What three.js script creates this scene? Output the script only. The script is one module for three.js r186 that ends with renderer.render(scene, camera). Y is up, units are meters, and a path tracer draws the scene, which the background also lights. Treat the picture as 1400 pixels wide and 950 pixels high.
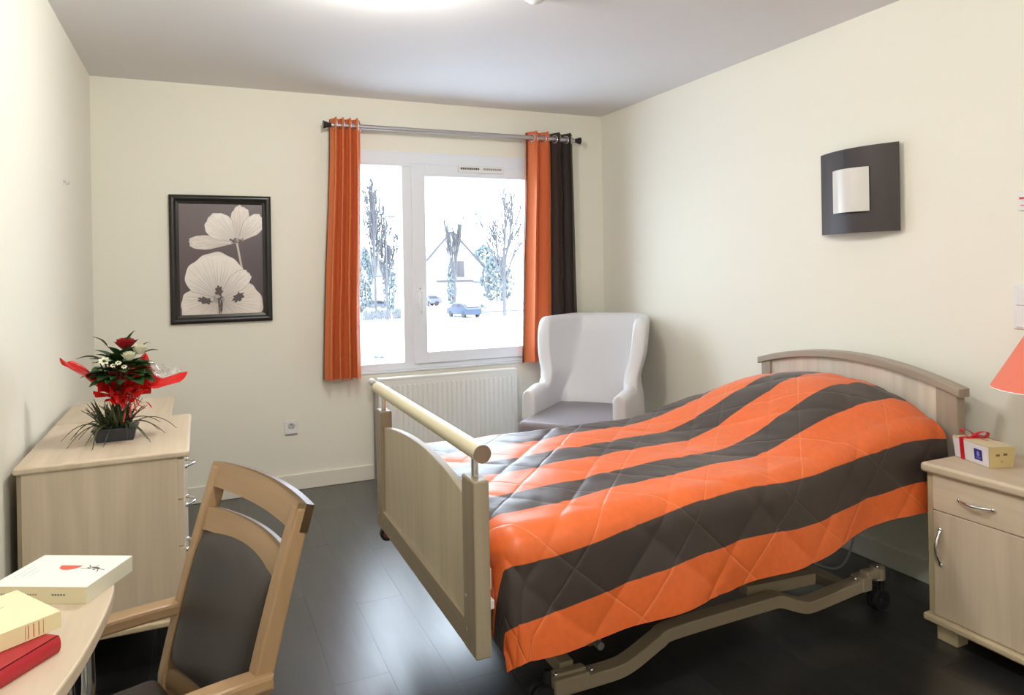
import * as THREE from 'three';
import { RoundedBoxGeometry } from 'three/addons/geometries/RoundedBoxGeometry.js';
import { mergeGeometries, mergeVertices } from 'three/addons/utils/BufferGeometryUtils.js';
import { ImprovedNoise } from 'three/addons/math/ImprovedNoise.js';

// ---------- camera, sky, exposure ----------
const scene = new THREE.Scene();
const F = 968.6, YAW = 0.4161, ROLL = -0.018;
const camera = new THREE.PerspectiveCamera(2 * Math.atan(475 / F) * 180 / Math.PI, 1400 / 950, 0.05, 600);
camera.position.set(0.55, 1.364, 4.632);
camera.rotation.set(0, -YAW, ROLL, 'YXZ');
camera.setViewOffset(1400, 950, 0, 107.9, 1400, 950);       // shifted lens, verticals stay upright
camera.updateProjectionMatrix();
scene.background = new THREE.Color().setRGB(0.74, 0.87, 1.0);  // even overcast sky
scene.backgroundIntensity = 12.0;
const renderer = new THREE.WebGLRenderer();
renderer.toneMapping = THREE.LinearToneMapping;
renderer.toneMappingExposure = 1.0;
renderer.shadowMap.enabled = true;

// two round ceiling lamps; each one's light stands inside its glass dome
const LAMP_AT = [1.2, 2.5, 2.06], LAMP2_AT = [1.15, 2.5, 4.2];
for (const [at, candela] of [[LAMP_AT, 4.6], [LAMP2_AT, 6.1]]) {
  const l = new THREE.PointLight(new THREE.Color().setRGB(1.0, 0.972, 0.92), candela, 0, 2);
  l.position.set(at[0], at[1] - 0.055, at[2]); l.shadow.radius = 5; l.castShadow = true;
  scene.add(l);
}

// ---------- helpers ----------
let seed = 12345;
const rnd = () => (seed = (seed * 1664525 + 1013904223) >>> 0) / 4294967296;
const rr = (a, b) => a + (b - a) * rnd();
const PN = new ImprovedNoise();
const ns = (x, y, z = 0.37) => PN.noise(x, y, z);
const lerp = (a, b, t) => a + (b - a) * t;
const clamp = (x, a = 0, b = 1) => Math.min(b, Math.max(a, x));
const sst = (a, b, x) => { const t = clamp((x - a) / (b - a)); return t * t * (3 - 2 * t); };
const L = (r, g, b) => new THREE.Color().setRGB(r, g, b);
const V3 = (x, y, z) => new THREE.Vector3(x, y, z);
const used = new Map();
function numbered(n) { const k = used.get(n) || 0; used.set(n, k + 1); return k ? `${n}_${String(k).padStart(3, '0')}` : n; }

function dataTex(w, h, fn, srgb) {
  const d = new Uint8Array(w * h * 4);
  for (let j = 0; j < h; j++) for (let i = 0; i < w; i++) {
    const c = fn(i / w, j / h), k = (j * w + i) * 4;
    d[k] = clamp(c[0]) * 255; d[k + 1] = clamp(c[1]) * 255; d[k + 2] = clamp(c[2]) * 255; d[k + 3] = 255;
  }
  const t = new THREE.DataTexture(d, w, h);
  t.wrapS = t.wrapT = THREE.RepeatWrapping; t.magFilter = THREE.LinearFilter; t.minFilter = THREE.LinearFilter;
  if (srgb) t.colorSpace = THREE.SRGBColorSpace;
  t.needsUpdate = true;
  return t;
}
// noise that repeats over [0,1)
function tnoise(u, v, fu, fv, z) {
  const f = (a, b) => PN.noise(a * fu, b * fv, z);
  const wu = u, wv = v;
  return (f(u, v) * (1 - wu) + f(u - 1, v) * wu) * (1 - wv) + (f(u, v - 1) * (1 - wu) + f(u - 1, v - 1) * wu) * wv;
}
const woodMap = dataTex(512, 512, (u, v) => {
  const w = tnoise(u, v, 5, 2, 3.1) * 0.08;
  const a = tnoise(u + w, v, 26, 1.6, 1.3), b = tnoise(u, v, 110, 5, 5.7), c = tnoise(u, v, 7, 1.3, 8.2);
  const k = 0.93 + 0.07 * a + 0.035 * b + 0.06 * c;
  return [k, k - 0.012 + 0.012 * c, k - 0.03 + 0.02 * a];
}, true);
const woodBump = dataTex(256, 256, (u, v) => { const k = 0.5 + 0.4 * tnoise(u, v, 70, 5, 5.7); return [k, k, k]; });
const floorMap = dataTex(1024, 1024, (u, v) => {
  const a = tnoise(u, v, 24, 3, 1.9), b = tnoise(u, v, 120, 9, 4.4), c = tnoise(u, v, 5, 4, 7.7);
  const k = 0.80 + 0.20 * a + 0.16 * b + 0.16 * c;
  return [k, k * 0.99, k * 0.965];
}, true);
const floorRough = dataTex(512, 512, (u, v) => {
  const k = 0.74 + 0.10 * tnoise(u, v, 40, 5, 2.2) + 0.12 * tnoise(u, v, 6, 4, 9.1) + 0.05 * tnoise(u, v, 100, 12, 6.6);
  return [k, k, k];
});
const weaveBump = dataTex(128, 128, (u, v) => { const k = 0.5 + 0.25 * Math.sin(u * 64 * Math.PI) * Math.sin(v * 64 * Math.PI) + 0.2 * tnoise(u, v, 30, 30, 3.3); return [k, k, k]; });
const leatherBump = dataTex(256, 256, (u, v) => { const k = 0.5 + 0.4 * tnoise(u, v, 50, 50, 3.3) + 0.2 * tnoise(u, v, 20, 20, 1.3); return [k, k, k]; });
const plasterBump = dataTex(512, 512, (u, v) => { const k = 0.5 + 0.35 * tnoise(u, v, 60, 60, 3.3) + 0.25 * tnoise(u, v, 140, 140, 2.1); return [k, k, k]; });
function rep(t, a, b = a) { const c = t.clone(); c.repeat.set(a, b); c.needsUpdate = true; return c; }

const std = (o) => new THREE.MeshStandardMaterial(o), phy = (o) => new THREE.MeshPhysicalMaterial(o);
const wood = (c, rough = 0.42, k = 1) => std({ color: c, roughness: rough, map: woodMap, bumpMap: woodBump, bumpScale: 0.00015 * k });
const M = {
  wall: std({ color: L(0.85, 0.83, 0.725), roughness: 0.75, bumpMap: plasterBump, bumpScale: 0.0004 }),
  ceiling: std({ color: L(0.81, 0.80, 0.80), roughness: 0.85, bumpMap: plasterBump, bumpScale: 0.0004 }),
  base: std({ color: L(0.80, 0.77, 0.66), roughness: 0.45 }),
  subfloor: std({ color: L(0.012, 0.011, 0.011), roughness: 0.7 }),
  pvc: std({ color: L(0.80, 0.84, 0.90), roughness: 0.3 }),
  seal: std({ color: L(0.25, 0.25, 0.27), roughness: 0.6 }),
  dark: std({ color: L(0.02, 0.02, 0.022), roughness: 0.5 }),
  pane: phy({ color: L(1, 1, 1), transmission: 1, thickness: 0, roughness: 0, ior: 1.45 }),
  radiator: std({ color: L(0.82, 0.82, 0.78), roughness: 0.35 }),
  steel: std({ color: L(0.62, 0.60, 0.62), roughness: 0.3, metalness: 1 }),
  brushed: std({ color: L(0.50, 0.49, 0.50), roughness: 0.42, metalness: 0.9 }),
  chrome: std({ color: L(0.80, 0.80, 0.82), roughness: 0.12, metalness: 1 }),
  black: std({ color: L(0.012, 0.011, 0.011), roughness: 0.35 }),
  maple: wood(L(0.75, 0.635, 0.49)),
  mapleEdge: wood(L(0.64, 0.54, 0.36)),
  bedPanel: wood(L(0.70, 0.62, 0.47), 0.45),
  headPanel: wood(L(0.74, 0.67, 0.58), 0.4),
  bedPost: wood(L(0.40, 0.335, 0.245), 0.45),
  bedCap: wood(L(0.42, 0.36, 0.29), 0.4),
  rail: std({ color: L(0.66, 0.60, 0.42), roughness: 0.38 }),
  railEnd: wood(L(0.27, 0.19, 0.14)),
  taupe: std({ color: L(0.36, 0.29, 0.20), roughness: 0.42 }),
  chairWood: wood(L(0.44, 0.285, 0.155), 0.36),
  leather: std({ color: L(0.034, 0.027, 0.025), roughness: 0.45, bumpMap: leatherBump, bumpScale: 0.0004 }),
  shell: std({ color: L(0.70, 0.70, 0.72), roughness: 0.36, bumpMap: leatherBump, bumpScale: 0.0002 }),
  seatFab: std({ color: L(0.25, 0.225, 0.245), roughness: 0.42, bumpMap: leatherBump, bumpScale: 0.0003 }),
  lampPlate: std({ color: L(0.038, 0.027, 0.025), roughness: 0.5 }),
  frost: std({ color: L(0.72, 0.71, 0.67), roughness: 0.3 }),
  white: std({ color: L(0.80, 0.80, 0.79), roughness: 0.35 }),
  sheet: std({ color: L(0.75, 0.74, 0.74), roughness: 0.8 }),
  frame: std({ color: L(0.016, 0.014, 0.013), roughness: 0.28 }),
};
for (const k of ['wall', 'ceiling']) M[k].bumpMap = rep(plasterBump, 1.2);

// texture coordinates in metres by the face's direction; grain runs along the given axis
function uvM(g, grain = 'y', ox = 0, oy = 0) {
  g = g.index ? g.toNonIndexed() : g;
  const p = g.attributes.position, uv = new Float32Array(p.count * 2), a = V3(), b = V3(), c = V3(), n = V3();
  const G = 'xyz'.indexOf(grain);
  for (let i = 0; i < p.count; i += 3) {
    a.fromBufferAttribute(p, i); b.fromBufferAttribute(p, i + 1); c.fromBufferAttribute(p, i + 2);
    n.copy(b).sub(a).cross(c.clone().sub(a));
    const m = [Math.abs(n.x), Math.abs(n.y), Math.abs(n.z)], d = m.indexOf(Math.max(...m));
    let ax = [0, 1, 2].filter((q) => q !== d);
    if (ax[0] === G) ax = [ax[1], ax[0]];
    for (let k = 0; k < 3; k++) {
      const v = [p.getX(i + k), p.getY(i + k), p.getZ(i + k)];
      uv[(i + k) * 2] = v[ax[0]] + ox; uv[(i + k) * 2 + 1] = v[ax[1]] + oy + d * 0.31;
    }
  }
  g.setAttribute('uv', new THREE.BufferAttribute(uv, 2));
  return g;
}
const strip = (g) => { g = g.index ? g.toNonIndexed() : g; for (const k of Object.keys(g.attributes)) if (!['position', 'normal', 'uv'].includes(k)) g.deleteAttribute(k); return g; };
const merge = (...gs) => mergeGeometries(gs.flat().map(strip));
// box by its two corners
function bx(x0, y0, z0, x1, y1, z1, r = 0.002, seg = 2) {
  const w = Math.abs(x1 - x0), h = Math.abs(y1 - y0), d = Math.abs(z1 - z0);
  const rad = Math.min(r, w / 2.01, h / 2.01, d / 2.01);
  const g = r > 0 ? new RoundedBoxGeometry(w, h, d, seg, rad) : new THREE.BoxGeometry(w, h, d);
  g.translate((x0 + x1) / 2, (y0 + y1) / 2, (z0 + z1) / 2);
  return g;
}
function cyl(a, b, r0, r1 = r0, seg = 20) {
  const A = V3(...a), B = V3(...b), d = B.clone().sub(A), g = new THREE.CylinderGeometry(r1, r0, d.length(), seg);
  g.applyQuaternion(new THREE.Quaternion().setFromUnitVectors(V3(0, 1, 0), d.clone().normalize()));
  g.translate(...A.add(B).multiplyScalar(0.5).toArray());
  return g;
}
const sph = (x, y, z, r, sy = 1) => { const g = new THREE.SphereGeometry(r, 16, 12); g.scale(1, sy, 1); g.translate(x, y, z); return g; };
function tube(pts, r, seg = 40, rs = 10, closed = false) { return new THREE.TubeGeometry(new THREE.CatmullRomCurve3(pts.map((p) => V3(...p)), closed, 'catmullrom', 0.5), seg, r, rs, closed); }
function extr(pts, depth, bevel = 0.003, curve = 12) {     // outline in x,y; depth along z from 0
  const s = pts instanceof THREE.Shape ? pts : new THREE.Shape(pts.map((p) => new THREE.Vector2(...p)));
  const g = new THREE.ExtrudeGeometry(s, { depth: depth - 2 * bevel, bevelEnabled: bevel > 0, bevelSize: bevel, bevelThickness: bevel, bevelOffset: -bevel, bevelSegments: 2, curveSegments: curve });
  g.translate(0, 0, bevel);
  return g;
}
// a sheet with real thickness from a grid function
function sheet(fn, nu, nv, t, uvfn) {
  const P = [], N = [], uv = [], id = (i, j) => j * (nu + 1) + i;
  for (let j = 0; j <= nv; j++) for (let i = 0; i <= nu; i++) { P.push(V3(...fn(i / nu, j / nv))); uv.push(uvfn ? uvfn(i / nu, j / nv) : [i / nu, j / nv]); }
  const e1 = V3(), e2 = V3();
  for (let j = 0; j <= nv; j++) for (let i = 0; i <= nu; i++) {
    e1.copy(P[id(Math.min(i + 1, nu), j)]).sub(P[id(Math.max(i - 1, 0), j)]);
    e2.copy(P[id(i, Math.min(j + 1, nv))]).sub(P[id(i, Math.max(j - 1, 0))]);
    N.push(e1.clone().cross(e2).normalize());
  }
  const n = P.length, pos = [], nor = [], uvs = [], idx = [];
  for (const s of [1, -1]) for (let k = 0; k < n; k++) {
    pos.push(P[k].x + N[k].x * s * t / 2, P[k].y + N[k].y * s * t / 2, P[k].z + N[k].z * s * t / 2);
    nor.push(N[k].x * s, N[k].y * s, N[k].z * s); uvs.push(...uv[k]);
  }
  for (let j = 0; j < nv; j++) for (let i = 0; i < nu; i++) {
    const a = id(i, j), b = id(i + 1, j), c = id(i + 1, j + 1), d = id(i, j + 1);
    idx.push(a, b, c, a, c, d, n + a, n + c, n + b, n + a, n + d, n + c);
  }
  const rim = [];
  for (let i = 0; i < nu; i++) { rim.push([id(i + 1, 0), id(i, 0)]); rim.push([id(i, nv), id(i + 1, nv)]); }
  for (let j = 0; j < nv; j++) { rim.push([id(0, j), id(0, j + 1)]); rim.push([id(nu, j + 1), id(nu, j)]); }
  for (const [a, b] of rim) idx.push(a, b, n + b, a, n + b, n + a);
  const g = new THREE.BufferGeometry();
  g.setAttribute('position', new THREE.Float32BufferAttribute(pos, 3));
  g.setAttribute('normal', new THREE.Float32BufferAttribute(nor, 3));
  g.setAttribute('uv', new THREE.Float32BufferAttribute(uvs, 2));
  g.setIndex(idx);
  return g;
}
function part(parent, name, g, m, label) {
  if (Array.isArray(g)) g = merge(g);
  const o = new THREE.Mesh(g, m); o.name = name; parent.add(o);
  if (label) o.userData.label = label;
  return o;
}
function thing(name, label, category, pos = [0, 0, 0], turn = 0, group) {
  const o = new THREE.Group(); o.name = numbered(name); o.position.set(...pos); o.rotation.y = turn; scene.add(o);
  o.userData = { label, category }; if (group) o.userData.group = group;
  return o;
}
function single(name, g, m, label, category, group) {
  if (Array.isArray(g)) g = merge(g);
  const o = new THREE.Mesh(g, m); o.name = numbered(name); scene.add(o);
  o.userData = { label, category }; if (group) o.userData.group = group;
  return o;
}
const structure = (o) => { o.userData.kind = 'structure'; return o; };

// ---------- the room ----------
const W = 3.357, H = 2.5, ZF = 5.5;
{
  // back wall with the window opening
  const s = new THREE.Shape([[-0.2, -0.2], [W + 0.2, -0.2], [W + 0.2, H + 0.2], [-0.2, H + 0.2]].map((p) => new THREE.Vector2(...p)));
  const h = new THREE.Path([[1.40, 0.70], [1.40, 2.15], [2.84, 2.15], [2.84, 0.70]].map((p) => new THREE.Vector2(...p)));
  s.holes.push(h);
  const g = new THREE.ExtrudeGeometry(s, { depth: 0.26, bevelEnabled: false }); g.translate(0, 0, -0.26);
  structure(single('wall_back', uvM(g), M.wall, 'cream painted wall with the window opening', 'wall'));
  structure(single('wall_left', uvM(bx(-0.2, -0.2, 0, 0, H + 0.2, ZF, 0)), M.wall, 'cream painted wall beside the dresser', 'wall'));
  structure(single('wall_right', uvM(bx(W, -0.2, 0, W + 0.2, H + 0.2, ZF, 0)), M.wall, 'cream painted wall behind the bed headboard', 'wall'));
  structure(single('wall_front', uvM(bx(-0.2, -0.2, ZF, W + 0.2, H + 0.2, ZF + 0.2, 0)), M.wall, 'cream painted wall facing the window', 'wall'));
  structure(single('ceiling', uvM(bx(-0.2, H, -0.26, W + 0.2, H + 0.2, ZF + 0.2, 0)), M.ceiling, 'plain pale ceiling', 'ceiling'));
  // skirting boards
  const bb = 0.098;
  structure(single('baseboard_back', bx(0.0, 0, 0, W, bb, 0.014, 0.004), M.base, 'cream skirting board under the window', 'baseboard'));
  structure(single('baseboard_left', bx(0, 0, 0.014, 0.014, bb, ZF, 0.004), M.base, 'cream skirting board behind the dresser', 'baseboard'));
  structure(single('baseboard_right', bx(W - 0.014, 0, 0.014, W, bb, ZF, 0.004), M.base, 'cream skirting board behind the bed', 'baseboard'));
  structure(single('baseboard_front', bx(0.014, 0, ZF - 0.014, W - 0.014, bb, ZF, 0.004), M.base, 'cream skirting board facing the window', 'baseboard'));
  // floor of dark planks
  const fl = new THREE.Group(); fl.name = 'floor'; fl.userData = { label: 'dark glossy wood plank floor', category: 'floor', kind: 'structure' }; scene.add(fl);
  part(fl, 'floor_base', bx(-0.2, -0.2, -0.2, W + 0.2, -0.008, ZF + 0.2, 0), M.subfloor);
  const tones = [1, 0.9, 1.12, 1.0].map((k) => phy({ color: L(0.032 * k, 0.033 * k, 0.036 * k), roughness: 0.46, clearcoat: 0.65, clearcoatRoughness: 0.30, map: floorMap, roughnessMap: floorRough}));
  const pw = 0.1867, pl = 1.24;
  let row = 0;
  for (let x = 0; x < W - 0.01; x += pw, row++) {
    let z = -((row * 0.437) % 1) * pl;
    for (; z < ZF; z += pl) {
      const a = Math.max(0, z) + 0.0003, b = Math.min(ZF, z + pl) - 0.0003;
      if (b - a < 0.02) continue;
      part(fl, 'plank', uvM(bx(x + 0.0003, -0.008, a, Math.min(W, x + pw) - 0.0003, 0, b, 0), 'z', rnd() * 3, rnd() * 3), tones[Math.floor(rnd() * 4)]);
    }
  }
}
// ---------- window ----------
{
  const w = new THREE.Group(); w.name = 'window_1'; scene.add(w);
  w.userData = { label: 'white framed window with a narrow fixed pane and a wide sash', category: 'window', kind: 'structure' };
  const zi = 0.004, zo = -0.075;
  // outer frame
  part(w, 'window_frame', [bx(1.38, 0.703, zo, 1.47, 2.16, zi, 0.004), bx(2.765, 0.703, zo, 2.86, 2.16, zi, 0.004), bx(1.47, 0.703, zo, 2.765, 0.752, zi, 0.004), bx(1.47, 2.062, zo, 2.765, 2.16, zi, 0.004), bx(1.80, 0.752, zo, 1.875, 2.062, zi, 0.004)], M.pvc);
  // the opening sash
  const s = part(w, 'window_sash', [bx(1.862, 0.735, -0.05, 1.957, 2.085, 0.022, 0.006), bx(2.703, 0.735, -0.05, 2.79, 2.085, 0.022, 0.006), bx(1.955, 0.735, -0.05, 2.705, 0.812, 0.022, 0.006), bx(1.955, 1.998, -0.05, 2.705, 2.085, 0.022, 0.006)], M.pvc);
  part(s, 'glazing_seal', [bx(1.955, 0.81, -0.022, 1.958, 2.0, -0.012, 0), bx(2.701, 0.81, -0.022, 2.705, 2.0, -0.012, 0), bx(1.957, 1.996, -0.022, 2.702, 2.0, -0.012, 0)], M.seal);
  part(w, 'pane', bx(1.465, 0.748, -0.030, 1.804, 2.066, -0.026, 0), M.pane);
  part(w, 'pane', bx(1.950, 0.806, -0.020, 2.708, 2.004, -0.016, 0), M.pane);
  const hd = part(w, 'window_handle', [bx(1.893, 1.11, 0.022, 1.921, 1.25, 0.032, 0.006), cyl([1.907, 1.215, 0.03], [1.907, 1.215, 0.062], 0.009), bx(1.898, 1.085, 0.052, 1.916, 1.228, 0.066, 0.006)], M.white);
  part(hd, 'lock_button', cyl([1.907, 1.238, 0.031], [1.907, 1.238, 0.034], 0.005), M.seal);
  const vent = part(w, 'air_vent', bx(2.19, 2.033, 0.020, 2.53, 2.083, 0.040, 0.005), M.white);
  for (let k = 0; k < 22; k++) if (k !== 10 && k !== 11) part(vent, 'vent_slot', bx(2.207 + k * 0.014, 2.052, 0.0385, 2.217 + k * 0.014, 2.066, 0.0412, 0.0005, 1), k < 10 ? M.dark : M.seal);
}
// sill board
structure(single('trim_1', bx(1.38, 0.688, -0.02, 2.86, 0.7025, 0.010, 0.004), M.pvc, 'white narrow sill board under the window', 'window sill'));
// radiator
{
  const r = thing('radiator', 'white panel radiator below the window', 'radiator');
  const gs = [bx(1.60, 0.12, 0.085, 2.575, 0.660, 0.10, 0.008), bx(1.60, 0.12, 0.045, 2.575, 0.660, 0.058, 0.006), bx(1.598, 0.650, 0.045, 2.577, 0.668, 0.102, 0.006), bx(1.598, 0.125, 0.05, 1.604, 0.655, 0.1, 0.002), bx(2.571, 0.125, 0.05, 2.577, 0.655, 0.1, 0.002)];
  const body = part(r, 'panel', gs, M.radiator);
  for (let k = 0; k < 28; k++) part(body, 'rib', bx(1.620 + k * 0.0338, 0.15, 0.0965, 1.640 + k * 0.0338, 0.615, 0.1045, 0.004), M.radiator);
  for (const x of [1.8, 2.34]) part(r, 'bracket', bx(x, 0.2, 0.0, x + 0.03, 0.6, 0.05, 0.002), M.radiator);
  const v = part(r, 'valve', [cyl([1.598, 0.635, 0.075], [1.568, 0.635, 0.075], 0.012), cyl([1.575, 0.635, 0.07], [1.575, 0.0, 0.07], 0.008)], M.steel);
  part(v, 'valve_head', [cyl([1.575, 0.635, 0.08], [1.545, 0.66, 0.135], 0.024, 0.021), sph(1.544, 0.661, 0.137, 0.021)], M.white);
}
// ---------- curtains ----------
const ROD_Y = 2.287, ROD_Z = 0.105;
{
  const r = thing('curtain_rod', 'grey metal curtain rod with flared dark ends above the window', 'curtain rod');
  part(r, 'rod', cyl([1.325, ROD_Y, ROD_Z], [3.062, ROD_Y, ROD_Z], 0.0155), M.brushed);
  for (const [x, d] of [[1.325, -1], [3.062, 1]]) part(r, 'finial', [cyl([x, ROD_Y, ROD_Z], [x + d * 0.012, ROD_Y, ROD_Z], 0.013), cyl([x + d * 0.008, ROD_Y, ROD_Z], [x + d * 0.05, ROD_Y, ROD_Z], 0.013, 0.026)], M.black, 'dark flared end cap');
  for (const x of [1.345, 3.045]) part(r, 'bracket', [cyl([x, ROD_Y - 0.012, 0], [x, ROD_Y - 0.012, ROD_Z], 0.007), cyl([x, ROD_Y - 0.012, 0], [x, ROD_Y - 0.012, 0.006], 0.024), tube([[x, ROD_Y + 0.012, ROD_Z - 0.018], [x, ROD_Y - 0.017, ROD_Z - 0.012], [x, ROD_Y - 0.018, ROD_Z + 0.012], [x, ROD_Y + 0.004, ROD_Z + 0.02]], 0.004, 12, 6)], M.brushed);
  const clothTex = (bands) => {
    const t = dataTex(1024, 16, (u) => { let c = bands[0][1]; for (const [e, k] of bands) if (u >= e) c = k; const n = 1 + 0.05 * ns(u * 300, 1.3); return [c[0] * n, c[1] * n, c[2] * n]; }, true);
    return t;
  };
  const OR = [0.85, 0.455, 0.265], DK = [0.215, 0.175, 0.16];
  function curtain(label, x0, x1, xt0, xt1, yb, n, A, bands, phase, ringsAt) {
    const yt = ROD_Y + 0.042;
    const c = thing('curtain', label, 'curtain');
    const fn = (u, v) => {
      const y = lerp(yb, yt, v), k = 1 - v;
      const a = lerp(xt0, x0, sst(0, 1, k)), b = lerp(xt1, x1, sst(0, 1, k));
      const ph = phase + u * n * Math.PI * 2;
      const wob = 0.010 * k * ns(u * 6, y * 1.3, 4.2);
      const sq = Math.sin(ph), z = ROD_Z + A * (0.8 * sq + 0.2 * sq * Math.abs(sq)) + wob;
      return [lerp(a, b, u) + 0.011 * Math.sin(ph * 2 + 0.6) + wob, y + 0.004 * Math.sin(ph + 1), Math.max(0.03, z)];
    };
    const m = std({ map: clothTex(bands), roughness: 0.62, bumpMap: rep(weaveBump, 14, 40), bumpScale: 0.0004 });
    part(c, 'fabric', sheet(fn, n * 36, 60, 0.003), m);
    part(c, 'hem', sheet((u, v) => { const p = fn(u, v * 0.03); p[2] += 0.0022; return p; }, n * 36, 2, 0.002), m);
    for (const u of ringsAt) {
      const p = fn(u, (ROD_Y - yb) / (yt - yb)), q = fn(u + 0.01, (ROD_Y - yb) / (yt - yb));
      const g = new THREE.TorusGeometry(0.025, 0.005, 8, 24); g.rotateY(Math.atan2(-(q[2] - p[2]), q[0] - p[0])); g.translate(p[0], ROD_Y, p[2]);
      part(c, 'eyelet', g, M.chrome, 'chrome eyelet ring');
    }
    return c;
  }
  curtain('orange gathered curtain hanging at the side near the framed poppies', 1.270, 1.492, 1.332, 1.508, 0.685, 4, 0.045, [[0, DK], [0.012, OR], [0.965, DK]], -1.2, [0.07, 0.19, 0.32, 0.44, 0.57, 0.69, 0.82, 0.94]);
  curtain('orange and dark brown striped curtain hanging behind the armchair', 2.628, 3.066, 2.685, 3.045, 0.700, 4, 0.048, [[0, DK], [0.04, OR], [0.52, DK]], -2.6, [0.10, 0.22, 0.35, 0.47, 0.60, 0.72, 0.85, 0.97]);
}
// ---------- ceiling lamp and smoke detector ----------
{
  for (const [at, label] of [[LAMP_AT, 'round white glass dome lamp on the ceiling in front of the window'], [LAMP2_AT, 'round white glass dome lamp on the ceiling by the entrance']]) {
  const l = thing('ceiling_lamp', label, 'lamp', at);
  const dome = new THREE.LatheGeometry([[0.0001, -0.085], [0.06, -0.082], [0.11, -0.070], [0.145, -0.048], [0.158, -0.022], [0.158, -0.012]].map((p) => new THREE.Vector2(...p)), 40);
  part(l, 'glass_dome', dome, std({ color: L(0.9, 0.88, 0.82), roughness: 0.3, emissive: L(1.0, 0.93, 0.8), emissiveIntensity: 1.5 }));
  part(l, 'base_ring', cyl([0, -0.014, 0], [0, 0, 0], 0.168, 0.168, 40), M.white);
  }
  const d = thing('smoke_detector', 'small round white smoke detector on the ceiling', 'smoke detector', [1.836, H, 2.01]);
  part(d, 'body', new THREE.LatheGeometry([[0.0001, -0.042], [0.028, -0.042], [0.036, -0.034], [0.052, -0.022], [0.054, 0]].map((p) => new THREE.Vector2(...p)), 32), M.white);
  part(d, 'indicator', cyl([0.0, -0.044, -0.012], [0.0, -0.040, -0.012], 0.004), std({ color: L(0.6, 0.55, 0.1), roughness: 0.4 }));
}
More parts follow.
